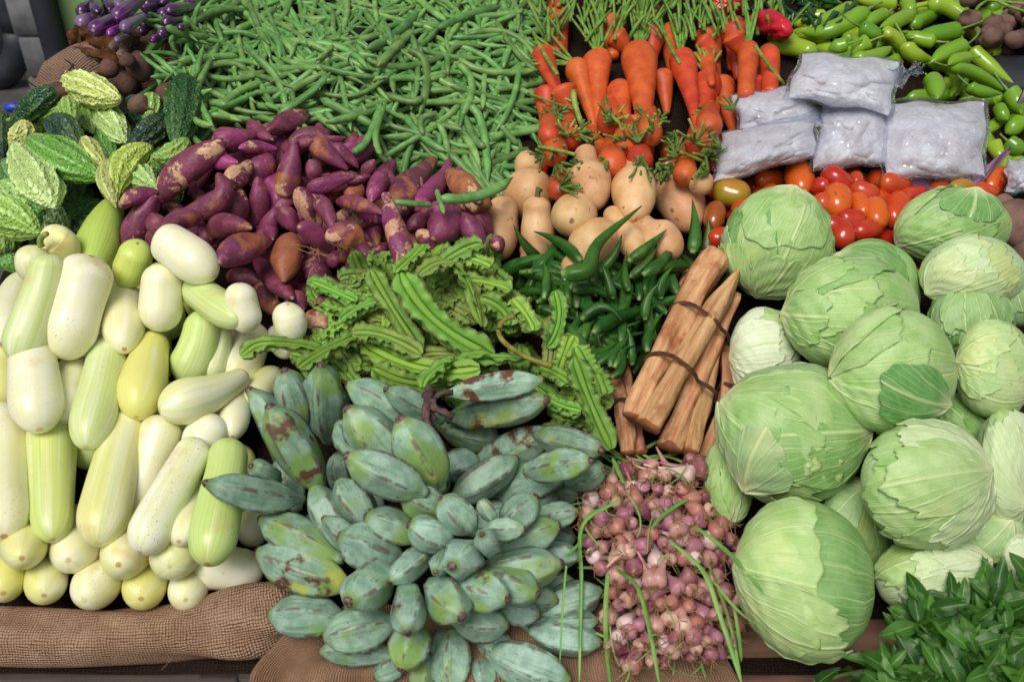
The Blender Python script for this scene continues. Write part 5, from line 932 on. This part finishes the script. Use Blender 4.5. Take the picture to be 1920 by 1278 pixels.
# azimuth 0 = towards the viewer side of the pole
CB=[(1462,458,102,104,(-.35,-.9,.25),.11,[(-35,120,62,MD,.0),(50,105,60,DP,.03),(-10,150,60,PL,.02)],'green cabbage with a torn leaf edge and brown specks',(.3,0,0)),
 (1792,425,106,74,(-.9,-.45,.15),.10,[(40,130,70,GB,.02),(-40,120,60,MD,0),(100,110,50,DP,.06)],'broad cabbage with a torn green top',(.3,0,0)),
 (1632,545,96,98,(-.6,.6,.2),.11,[(0,120,70,DP,.05)],'cabbage peeping from behind with a ragged dark rim',(.5,0,0)),
 (1910,560,50,52,(-.3,.9,.3),.10,[(0,100,60,GB,.03)],'blue green cabbage cut off by the right edge',(.7,0,.1)),
 (1820,605,80,76,(-.1,.95,.3),.11,[(10,110,50,GB,0),(-50,110,50,DP,.02)],'small blue green cabbage with its stem up',(.7,0,.1)),
 (1828,512,98,70,(-.8,-.5,.3),.14,[(0,125,60,YL,0),(60,115,60,(.1,.5,.3),.05)],'pale cream cabbage with a split leaf',(.05,.4,.3)),
 (1364,905,46,80,(.2,-.8,.5),.08,[(0,140,60,PL,0)],'pale cabbage hidden behind the green ones next to the shallots',(.2,0,0)),
 (1436,668,66,84,(-.97,-.05,.2),.10,[(10,120,70,WH,.0),(60,115,40,YL,.03)],'whitest cabbage beside the peeled roots',(0,.1,.8)),
 (1605,980,66,86,(.3,.6,.5),.08,[(0,120,60,MD,0)],'shaded cabbage in the gap at the centre of the pile',(.6,0,0)),
 (1812,790,62,56,(.5,-.5,.5),.10,[(0,120,60,DP,0)],'dark green cabbage in the gap',(.7,0,0)),
 (1862,1000,70,62,(.4,.3,.6),.08,[(0,120,60,MD,0)],'shaded grey green cabbage',(.5,0,.1)),
 (1912,1050,34,50,(-.8,-.2,.5),.09,[(0,120,60,WH,0)],'pale cabbage at the right edge above the herbs',(0,0,.6)),
 (1752,1085,114,76,(.9,.4,.3),.10,[(40,120,60,WH,0),(-30,125,50,PL,.0)],'pale low cabbage behind the herbs',(.05,.1,.4)),
 (1892,870,62,106,(.4,-.6,.5),.13,[(0,120,60,PL,0),(70,110,50,YL,.03)],'pale cabbage with brown blemishes at the right edge',(.0,.2,.4)),
 (1600,588,127,106,(-.98,0,.12),.17,[(-35,118,58,MD,.0),(25,100,55,PL,.0),(70,112,50,(.55,0,0),.02)],'large cabbage with a fan of white veins',(.2,0,0)),
 (1490,815,136,130,(-.88,.42,.18),.15,[(60,110,46,(.75,0,.2),.02),(-30,125,60,PL,0),(10,112,52,(.15,.1,0),.03)],'big cabbage with a folded grey green leaf',(.25,0,0)),
 (1868,690,76,88,(-.95,.1,.3),.17,[(20,120,50,YL,.0),(-40,130,60,(.1,.5,.2),0)],'yellowish cream cabbage with a stub of stem',(.05,.6,.1)),
 (1680,694,116,116,(-.97,-.12,.2),.22,[(-20,112,60,PL,.0),(60,95,50,MD,0)],'round cabbage with a dark green outer leaf',(.15,0,0)),
 (1738,906,126,114,(.93,.2,.3),.19,[(20,135,65,PL,.0),(-60,120,50,(.25,.05,0),.02),(80,125,48,(.2,0,.1),.0)],'pale round cabbage with scratched leaves',(.05,.05,.2)),
 (1510,1080,132,142,(-.97,.15,.22),.17,[(-6,92,105,PL,.03),(-52,118,46,(.08,.05,.05),.16)],'frontmost cabbage',(.72,.05,0))]
for k,c in enumerate(CB): cabbage(*c[:7],c[7],c[8],seed=k)
# opposed dark leaves that rise from the far side of their heads
def extra_leaf(parent_desc,cx,cy,rx,ry,pole,h,az,reach,hw,tone,seed,k=3.0):
    o=next(i[0] for i in ITEMS if i[1]==parent_desc); rs=np.random.default_rng(seed); C=at(cx,cy,h); m=dep(C)/FPX; V=(CAM-C)/np.linalg.norm(CAM-C); Y=np.cross(V,RGT); Y/=np.linalg.norm(Y)
    S=np.array([rx*m,ry*m,(rx+ry)/2*m*.92])*(1.03+.010*k); p=np.array(pole,float); p/=np.linalg.norm(p); a=np.array([0,0,1.]); e1=a-(a@p)*p; e1/=np.linalg.norm(e1); e2=np.cross(p,e1)
    nr,nw=44,40; s=np.linspace(.02,1,nr); v=np.linspace(-1,1,nw); az,reach,hw=map(math.radians,(az,reach,hw))
    out=reach*(1-.42*np.abs(v)**2.4+.04*np.sin(v*6+seed)+.02*np.sin(v*17+seed)); RHO=s[:,None]*out[None,:]; TH=az+v[None,:]*hw*np.ones((nr,1))
    D=np.cos(RHO)[...,None]*p+np.sin(RHO)[...,None]*(np.cos(TH)[...,None]*e1+np.sin(TH)[...,None]*e2)
    edge=np.maximum(s[:,None]**9,np.abs(v)[None,:]**12*np.minimum(1,s[:,None]*2)); r=1+.035*np.exp(-(RHO/.14)**2)+edge*(.012+.014*np.sin(TH*19+RHO*9))+.006*np.sin(RHO*15+TH*11)
    L=D*r[...,None]*S; W=C+L[...,0:1]*RGT+L[...,1:2]*Y+L[...,2:3]*V
    g=Geo(); g.grid(W,RHO/np.pi,TH,v[None,:]*hw*np.minimum(1,np.sin(RHO)),False,False); lf=g.build('outer_leaf',CABB,o,color=(*tone,1)); md=lf.modifiers.new('thick','SOLIDIFY'); md.thickness=.0012; md.offset=0
extra_leaf('round cabbage with a dark green outer leaf',1680,694,116,116,(.80,-.52,.30),.22,15,78,44,(.95,0,0),3)
extra_leaf('big cabbage with a folded grey green leaf',1490,815,136,130,(.97,.05,.22),.15,0,92,60,(.55,.05,.0),5)
extra_leaf('big cabbage with a folded grey green leaf',1490,815,136,130,(-.62,-.72,.30),.15,20,62,60,(.75,0,.2),8,5.2)
extra_leaf('large cabbage with a fan of white veins',1600,588,127,106,(.45,-.85,.28),.17,-25,70,50,(.4,0,0),9,4.0)
extra_leaf('green cabbage with a torn leaf edge and brown specks',1462,458,102,104,(.2,.95,.25),.11,0,80,75,(.35,0,0),10,3.5)
extra_leaf('broad cabbage with a torn green top',1792,425,106,74,(.3,.9,.3),.10,10,60,60,(.75,0,0),12,2.5)
# ================================================================== bananas
def banana(parent,base,tip,w,tilt=0,bend=0,c=(0,0),h=None,dh=0,hmax=.24,wb=.34):
    (x1,y1),(x2,y2)=base,tip; L0=math.hypot(x2-x1,y2-y1); nx,ny=-(y2-y1)/L0,(x2-x1)/L0; mp=((x1+x2)/2+nx*bend*L0,(y1+y2)/2+ny*bend*L0)
    n=34; ns=30; ts=cosp(n,.45); K=[0,.06,.16,.30,.5,.68,.82,.90,.94,.965,.99,1.0]; Vv=[wb*.8,wb,.66,.90,1.0,.96,.76,.50,.32,.25,.24,.18]
    f=np.interp(ts,K,Vv); f=np.convolve(np.pad(f,2,'edge'),[.1,.2,.4,.2,.1],'valid'); f[-1]=.12
    tilt = tilt+.045 if h is None else tilt
    P,R=place([base,mp,tip],np.maximum(f*w*.495,.8),ts=ts,tilt=tilt,h=h,dh=dh,emb=.5,q=.55,hmax=hmax,maxslope=.35)
    A=2*np.pi*np.arange(ns)/ns; off=2*np.pi*rng.integers(30)/30+1e-6; seg=2*np.pi/5; ph=((A+off)%seg)-seg/2; poly=np.cos(seg/2)/np.cos(ph); poly=poly/poly.mean(); rd=np.clip(np.sin(np.pi*ts)*1.6,0,1)[:,None]; cs=1+(poly-1)[None,:]*1.12*rd
    cs=cs*lump(n,ns,.03,int(x1+y1*3))
    g=Geo(); g.sweep(P,R,ns,cs); return g.build('banana',BANANA,parent,color=(c[0],c[1],0,1))
def bunch(loc,label,fingers,name='banana_bunch'):
    e=empty(name,at(*loc)); tag(e,label,'banana bunch','green plantain bunches')
    for f in fingers: banana(e,*f[:3],**(f[3] if len(f)>3 else {}))
    return e
bunch((640,820,.03),'upper left plantain bunch whose pointed tips reach toward the gourds',[((640,930),(632,845),44,dict(dh=.0)),((525,900),(468,872),42),((570,935),(380,903),62,dict(bend=-.04)),((548,920),(462,726),66,dict(bend=.10,c=(.3,0))),((570,800),(532,690),62,dict(c=(.5,0))),((780,790),(648,718),64,dict(c=(.4,.2))),((830,790),(720,728),52,dict(c=(.4,.3))),((700,860),(630,790),66),((605,925),(502,756),80,dict(c=(.9,.75))),((615,828),(602,680),76,dict(c=(.3,0),tilt=.03)),((770,895),(648,762),88,dict(c=(.2,.1))),((800,925),(645,852),78,dict(c=(.4,.2))),((826,920),(748,780),90,dict(c=(.6,0),dh=.015))])
e=bunch((830,800,.05),'brown scuffed plantain bunch with a dark dry stalk beside the winged beans',[((1060,905),(1135,878),52,dict(c=(0,.1))),((1005,900),(1092,925),54,dict()),((1005,815),(1132,845),60,dict(c=(.5,.1))),((985,885),(1112,862),58,dict(c=(.2,.1))),((820,792),(940,828),64,dict(c=(.7,1.2),wb=.5)),((905,940),(1078,872),72,dict(c=(.2,.6))),((880,890),(1038,803),70,dict(c=(.3,1.1))),((836,738),(1022,712),50,dict(c=(.4,1.2),dh=.02)),((840,784),(1030,748),74,dict(c=(.7,1.3),dh=.02)),((845,938),(972,856),66,dict(c=(.1,.4),dh=.01))])
g=Geo()
for pts,r in (([(808,725),(803,752),(812,790)],10),([(806,745),(825,738),(850,735)],7),([(806,752),(822,768),(850,780)],8),([(804,755),(798,775),(806,800)],9)):
    hk=uw(P)[2] if False else (None if not g.n else hs_); P,R=place(pts,np.interp(np.linspace(0,1,12),[0,.5,1],[r,r*.8,r*.75]),h=hk,dh=.03 if hk is None else 0,hmax=.24); hs_=uw(P[5])[2]; g.sweep(P,R,10,lump(12,10,.4,int(pts[2][0]),(2,3),(3,5)))
g.build('stalk',m_simple('dry_banana_stalk',(62,48,46),(104,82,78),60,.85,.2,.1),e)
LOW=[((910,1215),(1072,1280),84,dict(c=(.3,.1),h=.045)),((848,1180),(846,1300),76,dict(h=.05,c=(.3,0))),((800,1215),(785,1300),54,dict(h=.045,c=(.6,0))),((990,1180),(1130,1205),70,dict(h=.05)),((1020,1172),(1124,1162),48,dict(h=.055)),((1010,1148),(1130,1105),70,dict(h=.06)),((740,1228),(596,1222),54,dict(h=.05,bend=.05)),((960,1105),(1048,1127),52,dict(h=.08,c=(.3,0))),((925,1140),(1014,1150),58,dict(h=.085)),((650,1160),(500,1152),78,dict(h=.07,c=(.4,.1))),((745,1165),(604,1196),80,dict(h=.085,c=(.4,.2))),((785,1165),(752,1258),74,dict(h=(.09,.10),c=(1,.4))),((845,1160),(955,1172),66,dict(h=.10)),((995,975),(1086,958),48,dict(h=.09)),((660,1100),(478,1032),84,dict(h=.09,c=(.5,.7))),((645,1050),(484,970),72,dict(h=.10,c=(.6,.1))),((1000,1040),(1090,1040),50,dict(h=.08))]
FILL=[((560,960),(520,860),60),((700,720),(690,790),70),((590,760),(660,740),60),((640,980),(700,900),66),((560,1000),(640,980),62),((720,960),(660,930),64),((1000,1000),(1080,1010),60),((960,930),(1050,930),66),((820,880),(900,860),64),((930,1060),(1060,1020),64),((720,1120),(680,1050),66),((700,1190),(640,1140),66),((830,1180),(820,1250),70),((900,1180),(960,1240),70),((960,1160),(1070,1180),66),((880,980),(960,960),60),((780,930),(840,880),64),((1080,860),(1130,830),56),((600,1080),(560,1060),66),((900,1230),(900,1300),60),((1000,1110),(1080,1090),60),((760,1240),(700,1270),56)]
bunch((800,1000,.02),'plantain hand buried beneath the other three plantain bunches',[(a,b,w,dict(h=.035)) for a,b,w in FILL])
bunch((840,1200,.03),'lowest plantain hand spreading over the front burlap cloth',LOW[:4]+LOW[4:9]+LOW[9:13])
CEN=[((650,1035),(585,905),66,dict(h=(.11,.13))),((690,1040),(604,968),54,dict(h=(.12,.145))),((700,990),(632,896),70,dict(h=(.12,.14))),((755,1050),(632,1003),86,dict(h=(.12,.15),c=(.2,0))),((790,1010),(682,965),64,dict(h=(.13,.16),c=(.5,0))),((920,1035),(1052,982),66,dict(h=(.12,.14),c=(.6,.3))),((880,1085),(1058,1055),78,dict(h=(.12,.15),c=(.6,.5))),((810,1025),(728,1092),54,dict(h=(.13,.16))),((735,1065),(650,1130),84,dict(h=(.11,.185),c=(.3,0))),((840,965),(750,920),66,dict(h=(.14,.18),c=(.5,.1))),((940,1000),(1008,928),64,dict(h=(.14,.18),c=(.7,.2))),((890,1075),(1012,1115),74,dict(h=(.13,.16),c=(.5,.3))),((845,1090),(955,1122),76,dict(h=(.14,.18),c=(.5,.6))),((768,1095),(764,1188),68,dict(h=(.13,.18),c=(.4,.1))),((808,1090),(868,1158),78,dict(h=(.14,.19),c=(.6,.4))),((930,980),(898,935),30,dict(h=(.17,.20))),((850,1020),(764,982),66,dict(h=(.15,.19))),((838,1035),(816,1072),38,dict(h=(.16,.21))),((905,995),(986,990),42,dict(h=(.17,.20))),((890,1000),(826,930),66,dict(h=(.16,.20))),((890,1030),(846,1062),72,dict(h=(.16,.22))),((925,1035),(902,1000),46,dict(h=(.18,.23)))]
bunch((870,1010,.06),'central plantain bunch opening like a rosette with brown tips outward',LOW[13:]+CEN)
# ================================================================== shallots
def shallot(gp,x,y,dx,dy,r,parent,h,hair,tiltv=.02,neck=1.4):
    n=22; ts=cosp(n,.5); L=r*(2.2+neck)
    pts=[(x-dx*L*.75,y-dy*L*.75),(x-dx*r*.2+rng.normal(0,1.5),y-dy*r*.2+rng.normal(0,1.5)),(x+dx*L*.32,y+dy*L*.32)]
    f=np.interp(ts,[0,.2,.38,.52,.66,.80,.91,.97,1],[.12,.20,.34,.68,.92,1.0,.72,.36,.14])
    P,R=place(pts,np.maximum(f*r,.7),ts=ts,h=(h-tiltv*.5,h+tiltv*.5),do_stamp=True)
    g=Geo(); g.sweep(P,R,16,lump(n,16,.06,int(x*3+y)))
    col=[(198,148,138),(154,90,106),(178,116,138),(208,170,150),(130,66,84),(222,196,194),(176,110,96),(146,82,114)][rng.integers(7)]
    g.build('bulb',SHAL,parent,color=lin(col))
    d=P[-1]-P[-4]; d/=np.linalg.norm(d)+1e-9
    for k in range(rng.integers(4,10)):
        v=rng.normal(0,.55,3); Q=spline([P[-1]-d*.001,P[-1]+d*.004+v*.004,P[-1]+d*.008+v*.012+rng.normal(0,.003,3)],6); hair.sweep(Q,np.linspace(.0007,.0004,6),4)
def blade(g,pts,w,h0=None,dh=.008,n=26,flat=.35):
    hs=h0; w=w*.78; ts=np.linspace(0,1,n); r=w/2*np.minimum(1,(1.02-ts)/.15)**.5*(.85+.15*np.sin(ts*4))
    P,R=place(pts,np.maximum(r,.6),ts=ts,h=hs,emb=.3,q=.85,dh=dh if hs is None else 0,do_stamp=False)
    ns=10; ph=2*np.pi*np.arange(ns)/ns; T,N,B=frames(P,NRM); tw=.4*np.sin(ts*3+pts[0][0])
    N2=np.cos(tw)[:,None]*N+np.sin(tw)[:,None]*B; B2=np.cross(T,N2)
    V=P[:,None,:]+R[:,None,None]*(-flat*np.cos(ph)[None,:,None]*N2[:,None,:]+np.sin(ph)[None,:,None]*B2[:,None,:]); g.grid(V,ts[:,None],np.arange(ns)[None,:]/ns,1,True,True)
def shallot_bunch(loc,label,poly,nb,away,hs,leafs,extra=()):
    e=empty('shallot_bundle',at(*loc)); tag(e,label,'shallot bundle','tied shallot bundles'); hair=Geo(); pts=[]
    poly=np.array(poly); tries=0
    while len(pts)<nb and tries<9000:
        tries+=1; p=rpoint(poly); r=rng.uniform(12,20)
        if all((p[0]-q[0])**2+(p[1]-q[1])**2>(.66*(r+q[2]))**2 for q in pts): pts.append((p[0],p[1],r))
    for x,y,r in sorted(pts,key=lambda q:-q[1] if away[1]<0 else q[1]):
        vx,vy=x-away[0],y-away[1]; l=math.hypot(vx,vy)+1e-6; a=math.atan2(vy,vx)+rng.normal(0,.55); u=rng.uniform(0,1); hh=hs[0]+(hs[1]-hs[0])*max(0,1-(l/hs[2])**2)+rng.normal(0,.006)
        shallot(None,x,y,math.cos(a),math.sin(a),r,e,hh,hair,rng.uniform(.01,.045),rng.uniform(.5,2.3))
    for (x,y,ang,r,nk,hh) in extra: a=math.radians(ang); shallot(None,x,y,math.cos(a),math.sin(a),r,e,hh,hair,.01,nk)
    hair.build('root_hairs',HAIR,e); g=Geo()
    for pts_,w,hh in leafs: blade(g,pts_,w,hh)
    for k in range(int(nb*.55)):
        q=pts[rng.integers(len(pts))]; a=rng.uniform(0,6.28); L=rng.uniform(40,80); blade(g,[(q[0],q[1]),(q[0]+math.cos(a)*L*.5,q[1]+math.sin(a)*L*.5),(q[0]+math.cos(a)*L,q[1]+math.sin(a)*L)],rng.uniform(5,9),hs[0]-.012,n=10)
    for k in range(5):
        q=pts[rng.integers(len(pts))]; blade(g,[(q[0],q[1]),(q[0]+rng.normal(0,22),q[1]+rng.uniform(10,50)),(q[0]+rng.normal(0,45),q[1]+rng.uniform(30,95))],rng.uniform(3,6),None,n=14,dh=.004)
    g.build('leaves',GREENB,e); return e
gl=[]
for k in range(46):
    a=math.radians(rng.uniform(150,215)) if k%2 else math.radians(rng.uniform(-35,30)); x,y=rng.uniform(1120,1330),rng.uniform(855,935); L=rng.uniform(50,120)
    gl.append(([(x,y),(x+math.cos(a)*L*.5,y-math.sin(a)*L*.5+rng.normal(0,6)),(x+math.cos(a)*L,y-math.sin(a)*L+rng.normal(0,10))],rng.uniform(7,13),(.045,.05)))
shallot_bunch((1230,870,.04),'upper shallot bundle lying sideways below the tied roots',[(1200,860),(1290,848),(1318,880),(1280,905),(1215,900),(1150,930),(1130,905)],11,(1150,860),(.075,.095,120),gl,[(1300,878,10,20,2.4,.105),(1275,885,12,18,3.0,.11),(1240,886,15,14,2.4,.105)])
LB=[([(1158,938),(1092,985),(1090,1090),(1086,1285)],11,None),([(1096,1000),(1080,1025),(1058,1040)],8,None),([(1255,1012),(1318,1070),(1352,1160),(1392,1285)],13,None),([(1300,985),(1370,1040),(1432,1112)],11,None),([(1062,1060),(1055,1140),(1050,1245)],6,None),([(1170,905),(1158,880),(1148,858)],12,None),([(1290,935),(1250,960),(1222,990)],11,None)]
shallot_bunch((1230,980,.05),'middle shallot bundle with rusty roots and long green blades across it',[(1105,940),(1180,915),(1290,920),(1330,950),(1380,1000),(1388,1050),(1340,1060),(1250,1050),(1180,1075),(1120,1060),(1090,1010)],78,(1235,985),(.075,.115,150),LB,[(1190,925,70,14,2.6,.12),(1300,950,30,14,2.8,.125),(1265,985,60,19,1.2,.13),(1340,990,60,16,1.8,.12),(1165,1040,-40,17,.6,.125)])
LC=[([(1155,1066),(1195,1100),(1218,1180),(1238,1290)],13,None),([(1140,1075),(1136,1180),(1146,1290)],13,None),([(1330,1060),(1350,1110),(1372,1180),(1392,1290)],10,None),([(1340,1090),(1380,1140),(1420,1170)],8,None),([(1375,1130),(1385,1190),(1390,1240)],9,None)]
shallot_bunch((1260,1160,.05),'lowest shallot bundle hanging over the burlap cloth',[(1160,1075),(1330,1075),(1375,1110),(1378,1190),(1330,1235),(1270,1215),(1215,1245),(1165,1235),(1140,1190),(1150,1120)],84,(1255,1090),(.070,.110,160),LC,[(1212,1080,70,17,1.8,.125),(1238,1078,110,18,1.6,.125),(1368,1190,70,14,3.0,.10),(1180,1245,100,13,1.2,.08),(1335,1215,85,15,2.4,.09)])
# ================================================================== leafy herbs at the lower right
def leaf(g,o,d,n,L,w,rv,curl=.25):
    d=d/np.linalg.norm(d); s=np.cross(d,n); s/=np.linalg.norm(s)+1e-9; n=np.cross(s,d); nr,nw=10,5; t=np.linspace(0,1,nr); wd=w/2*np.sin(np.pi*t**.85)**.9; v=np.linspace(-1,1,nw)
    ctr=o+d*(L*t)[:,None]+n*(-curl*L*t**2)[:,None]; V=ctr[:,None,:]+s*(wd[:,None]*v[None,:])[...,None]+n*(wd[:,None]*rng.uniform(.1,.55)*np.abs(v)[None,:])[...,None]+n*(.0016*np.sin(t*rng.uniform(9,16)+rng.uniform(0,6))[:,None]*np.abs(v)[None,:])[...,None]
    g.grid(V,rv,v[None,:],t[:,None],False,False)
HZ=np.array([(1640,1262),(1700,1205),(1725,1150),(1775,1112),(1835,1115),(1890,1098),(1960,1075),(1960,1300),(1560,1300)])
he=empty('leafy_herb_bunch',at(1800,1200,.05)); tag(he,'big bunch of dark leafy herbs with pointed leaves at the lower right corner','herb bunch')
gs=Geo(); gl1=Geo()
for k in range(74):
    p=rpoint(HZ); q=(1800+rng.normal(0,60),1320); c=(p[0]*.6+q[0]*.4+rng.normal(0,25),p[1]*.5+q[1]*.5); dd=max(0,min(1,(p[1]-1060)/220)); h1=.10+.06*rng.random()+.03*dd
    X=spline([q,c,p],12); H=np.linspace(.06,h1,12); P=np.array([at(X[i,0],X[i,1],H[i]) for i in range(12)]); gs.sweep(P,np.linspace(.0024,.0014,12),7)
    T=P[-1]-P[-3]; T/=np.linalg.norm(T); a=np.cross(T,NRM); a/=np.linalg.norm(a); b=np.cross(T,a)
    for m_ in range(11):
        i=11-m_//2 if m_<8 else 5+m_%4; an=m_*2.2+rng.normal(0,.4); side=math.cos(an)*a+math.sin(an)*b; d=T*rng.uniform(.3,.9)+side*.9+NRM*.15; L=rng.uniform(.028,.054)
        leaf(gl1,P[i],d,NRM+rng.normal(0,.35,3)+(CAM-P[i])*.3,L,L*rng.uniform(.34,.46),rng.random(),rng.uniform(-.15,.6))
for pts in ([(1530,1282),(1590,1262),(1690,1250)],[(1560,1290),(1620,1272),(1700,1262)],[(1625,1290),(1650,1260),(1680,1225)]):
    X=spline(pts,12); P=np.array([at(x,y,.07) for x,y in X]); gs.sweep(P,np.full(12,.0026),7)
    for i in (0,3,6,9):
        d=(P[min(i+1,11)]-P[max(i-1,0)])*.0+rng.normal(0,1,3)+NRM*.4; leaf(gl1,P[i],d,NRM,.04,.016,rng.random())
gs.build('stems',STALK,he); gl1.build('leaves',HERB,he)
# ================================================================== plastic bags of pale curds
def bag(corners,thick,h,label,tie=None,seed=0,flare=None):
    rs=np.random.default_rng(seed); C=np.array(corners,float); c=C.mean(0); o=empty('plastic_bag',at(c[0],c[1],h)); tag(o,label,'plastic bag','clear plastic bags of pale curds')
    def pillow(scale,n,T,amp,lumpy):
        u=np.linspace(-1,1,n); U,Vv=np.meshgrid(u,u,indexing='ij'); f=[(rs.normal(0,1,2)*k,rs.uniform(0,6)) for k in (2,3,4,6,8,11) for _ in range(2)]
        K=[(rs.uniform(-.92,.92),rs.uniform(-.92,.92),rs.uniform(.16,.34),rs.uniform(.6,1.6),rs.uniform(0,3.14)) for _ in range(46)]
        def sheet(sgn):
            a,b=(U*scale+1)/2,(Vv*scale+1)/2; px=(C[0][0]*(1-a)+C[1][0]*a)*(1-b)+(C[3][0]*(1-a)+C[2][0]*a)*b; py=(C[0][1]*(1-a)+C[1][1]*a)*(1-b)+(C[3][1]*(1-a)+C[2][1]*a)*b
            e=np.maximum((1-np.abs(U)**2.3)*(1-np.abs(Vv)**2.3),0)**.58
            bump=sum(np.sin(U*q[0][0]+Vv*q[0][1]+q[1])/ (1+np.abs(q[0]).sum()*.25) for q in f); rid=np.abs(bump)
            px=px+3*np.sin(Vv*5+seed)*(1-e)+2*np.sin(U*7)*(1-e); py=py+3*np.sin(U*6+seed*2)*(1-e)
            fld=np.zeros_like(U)
            for (cu,cv,cr,ca,ct) in K:
                du,dv=(U-cu)*math.cos(ct)+(Vv-cv)*math.sin(ct),(-(U-cu)*math.sin(ct)+(Vv-cv)*math.cos(ct))*ca; fld=np.maximum(fld,np.sqrt(np.maximum(1-(du*du+dv*dv)/cr**2,0))*(.6+cr))
            hh=h+sgn*T*e*(.70+.30*np.minimum(fld,1.0) if lumpy else 1.0)+(amp*.3*(np.minimum(rid,1.3)-1.3)*e if lumpy else amp*(rid-.5)*(.3+.7*e))*(1 if sgn>0 else .3)
            return np.array([[at(px[i,j],py[i,j],hh[i,j]) for j in range(n)] for i in range(n)])
        g=Geo(); A=sheet(1); B=sheet(-1); g.grid(A,u[:,None],u[None,:],1,False); g.grid(B[:,::-1],u[:,None],u[None,:],1,False); return g
    pillow(.95,64,thick*1.34,.015,True).build('contents',CREAMY,o)
    pillow(1.03,46,thick*1.45,.005,False).build('film',FILM,o)
    if tie:
        g=Geo(); P=np.array([at(x,y,h+.01) for x,y in spline(tie,14)]); R=np.interp(np.linspace(0,1,14),[0,.5,.62,1],[.030,.010,.007,.018])*mpp(*tie[0])*700/1.0*1.0
        g.sweep(P,R*.8,22,lump(14,22,.5,seed,(3,5,7),(1,2))); g.build('twisted_neck',FILM,o)
    for x in np.linspace(.1,.9,6):
        for y in np.linspace(.1,.9,6):
            px=(C[0][0]*(1-x)+C[1][0]*x)*(1-y)+(C[3][0]*(1-x)+C[2][0]*x)*y; py=(C[0][1]*(1-x)+C[1][1]*x)*(1-y)+(C[3][1]*(1-x)+C[2][1]*x)*y; stamp(at(px,py,h),.025)
bag([(1368,176),(1505,158),(1552,236),(1392,250)],.030,.085,'clear bag of pale curds just behind the leftmost bag',seed=1)
bag([(1545,192),(1662,190),(1668,306),(1520,322)],.034,.085,'clear bag of pale curds in the middle over the tomatoes',seed=2)
bag([(1650,188),(1852,190),(1846,335),(1656,335)],.034,.085,'largest squarish clear bag of pale curds at the right',seed=3)
bag([(1505,96),(1692,112),(1668,216),(1468,184)],.036,.115,'topmost clear bag of pale curds with a twisted neck',[(1675,150),(1700,138),(1722,128)],seed=4)
bag([(1350,252),(1532,202),(1530,292),(1334,348)],.034,.095,'leftmost clear bag of pale curds lying against the carrots',seed=5)
bag([(1888,298),(1975,290),(1975,365),(1888,362)],.03,.085,'clear bag of pale curds cut off by the right edge',seed=6)
g=Geo(); V=np.zeros((12,40,3))
for i in range(40):
    f=i/39
    for j in range(12):
        s=j/11; px=1672+222*f; py=(322+18*math.sin(f*3.1)-46*max(0,f-.7)/.3*1.0)+ (14+16*math.sin(math.pi*f))*(s-.3); V[j,i]=at(px,py,.07+.012*math.sin(f*9+s*3)+.01*s)
g.grid(V,np.linspace(0,1,12)[:,None],np.linspace(0,1,40)[None,:],1,False); o=g.build('loose_film',PURP); md=o.modifiers.new('t','SOLIDIFY'); md.thickness=.0006; tag(o,'loose purplish plastic film in front of the square bag','plastic film')
for pts,w,dsc in (([(1885,385),(1905,420),(1935,465)],88,'brown dusty tuber beside the right cabbage'),([(1862,375),(1880,385),(1900,395)],46,'small brown tuber beside the end tomato'),([(1895,470),(1915,480),(1940,490)],70,'dark tuber under the right cabbage')):
    ts=cosp(20); P,R=place(pts,prof(ts,plen(pts,.03),w*.9,w),ts=ts,emb=.6,hmax=.09); g=Geo(); g.sweep(P,R,22,lump(20,22,.06,int(w))); tag(g.build('tuber',POTATO),dsc,'tuber','brown tubers by the cabbages')
# loose bean lying on the sweet potatoes
add_bean([(738,378),(780,382),(812,384)],11,'short cut bean crossing under the loose long bean',dh=.01,emb=.6,q=.9)
add_bean([(825,370),(895,368),(962,332)],19,'loose long bean lying on the sweet potatoes and squashes',dh=.022,emb=.7,q=.95)
add_bean([(818,355),(826,380),(833,400)],10,'tiny bean tip crossing the loose long bean',dh=.03,emb=.7,q=.95)
label_all()
# ================================================================== light
w=bpy.data.worlds.new('World'); scene.world=w; w.use_nodes=True; nt=w.node_tree; bg=nt.nodes['Background']; sky=nt.nodes.new('ShaderNodeTexSky'); sky.sky_type='NISHITA'; sky.sun_disc=False
SUN_EL,SUN_AZ=math.radians(58),math.radians(205)
sky.sun_elevation=SUN_EL; sky.sun_rotation=SUN_AZ; sky.dust_density=4.0; sky.air_density=1.2
hs=nt.nodes.new('ShaderNodeHueSaturation'); hs.inputs['Saturation'].default_value=.35; nt.links.new(sky.outputs[0],hs.inputs['Color']); nt.links.new(hs.outputs[0],bg.inputs['Color']); bg.inputs['Strength'].default_value=.055
sl=bpy.data.lights.new('sun','SUN'); sl.energy=1.5; sl.angle=math.radians(28); sl.color=(1,.96,.9); so=bpy.data.objects.new('sun',sl); COL.objects.link(so)
import mathutils
sd=mathutils.Vector((math.sin(SUN_AZ)*math.cos(SUN_EL),math.cos(SUN_AZ)*math.cos(SUN_EL),math.sin(SUN_EL))); so.rotation_euler=sd.to_track_quat('Z','Y').to_euler(); so.location=(0,-1,4)
scene.view_settings.view_transform='Standard'; scene.view_settings.look='None'; scene.view_settings.exposure=EXPO; scene.view_settings.gamma=1.0; scene.view_settings.use_curve_mapping=False
scene.cycles.max_bounces=8; scene.cycles.transparent_max_bounces=16; scene.cycles.use_denoising=True
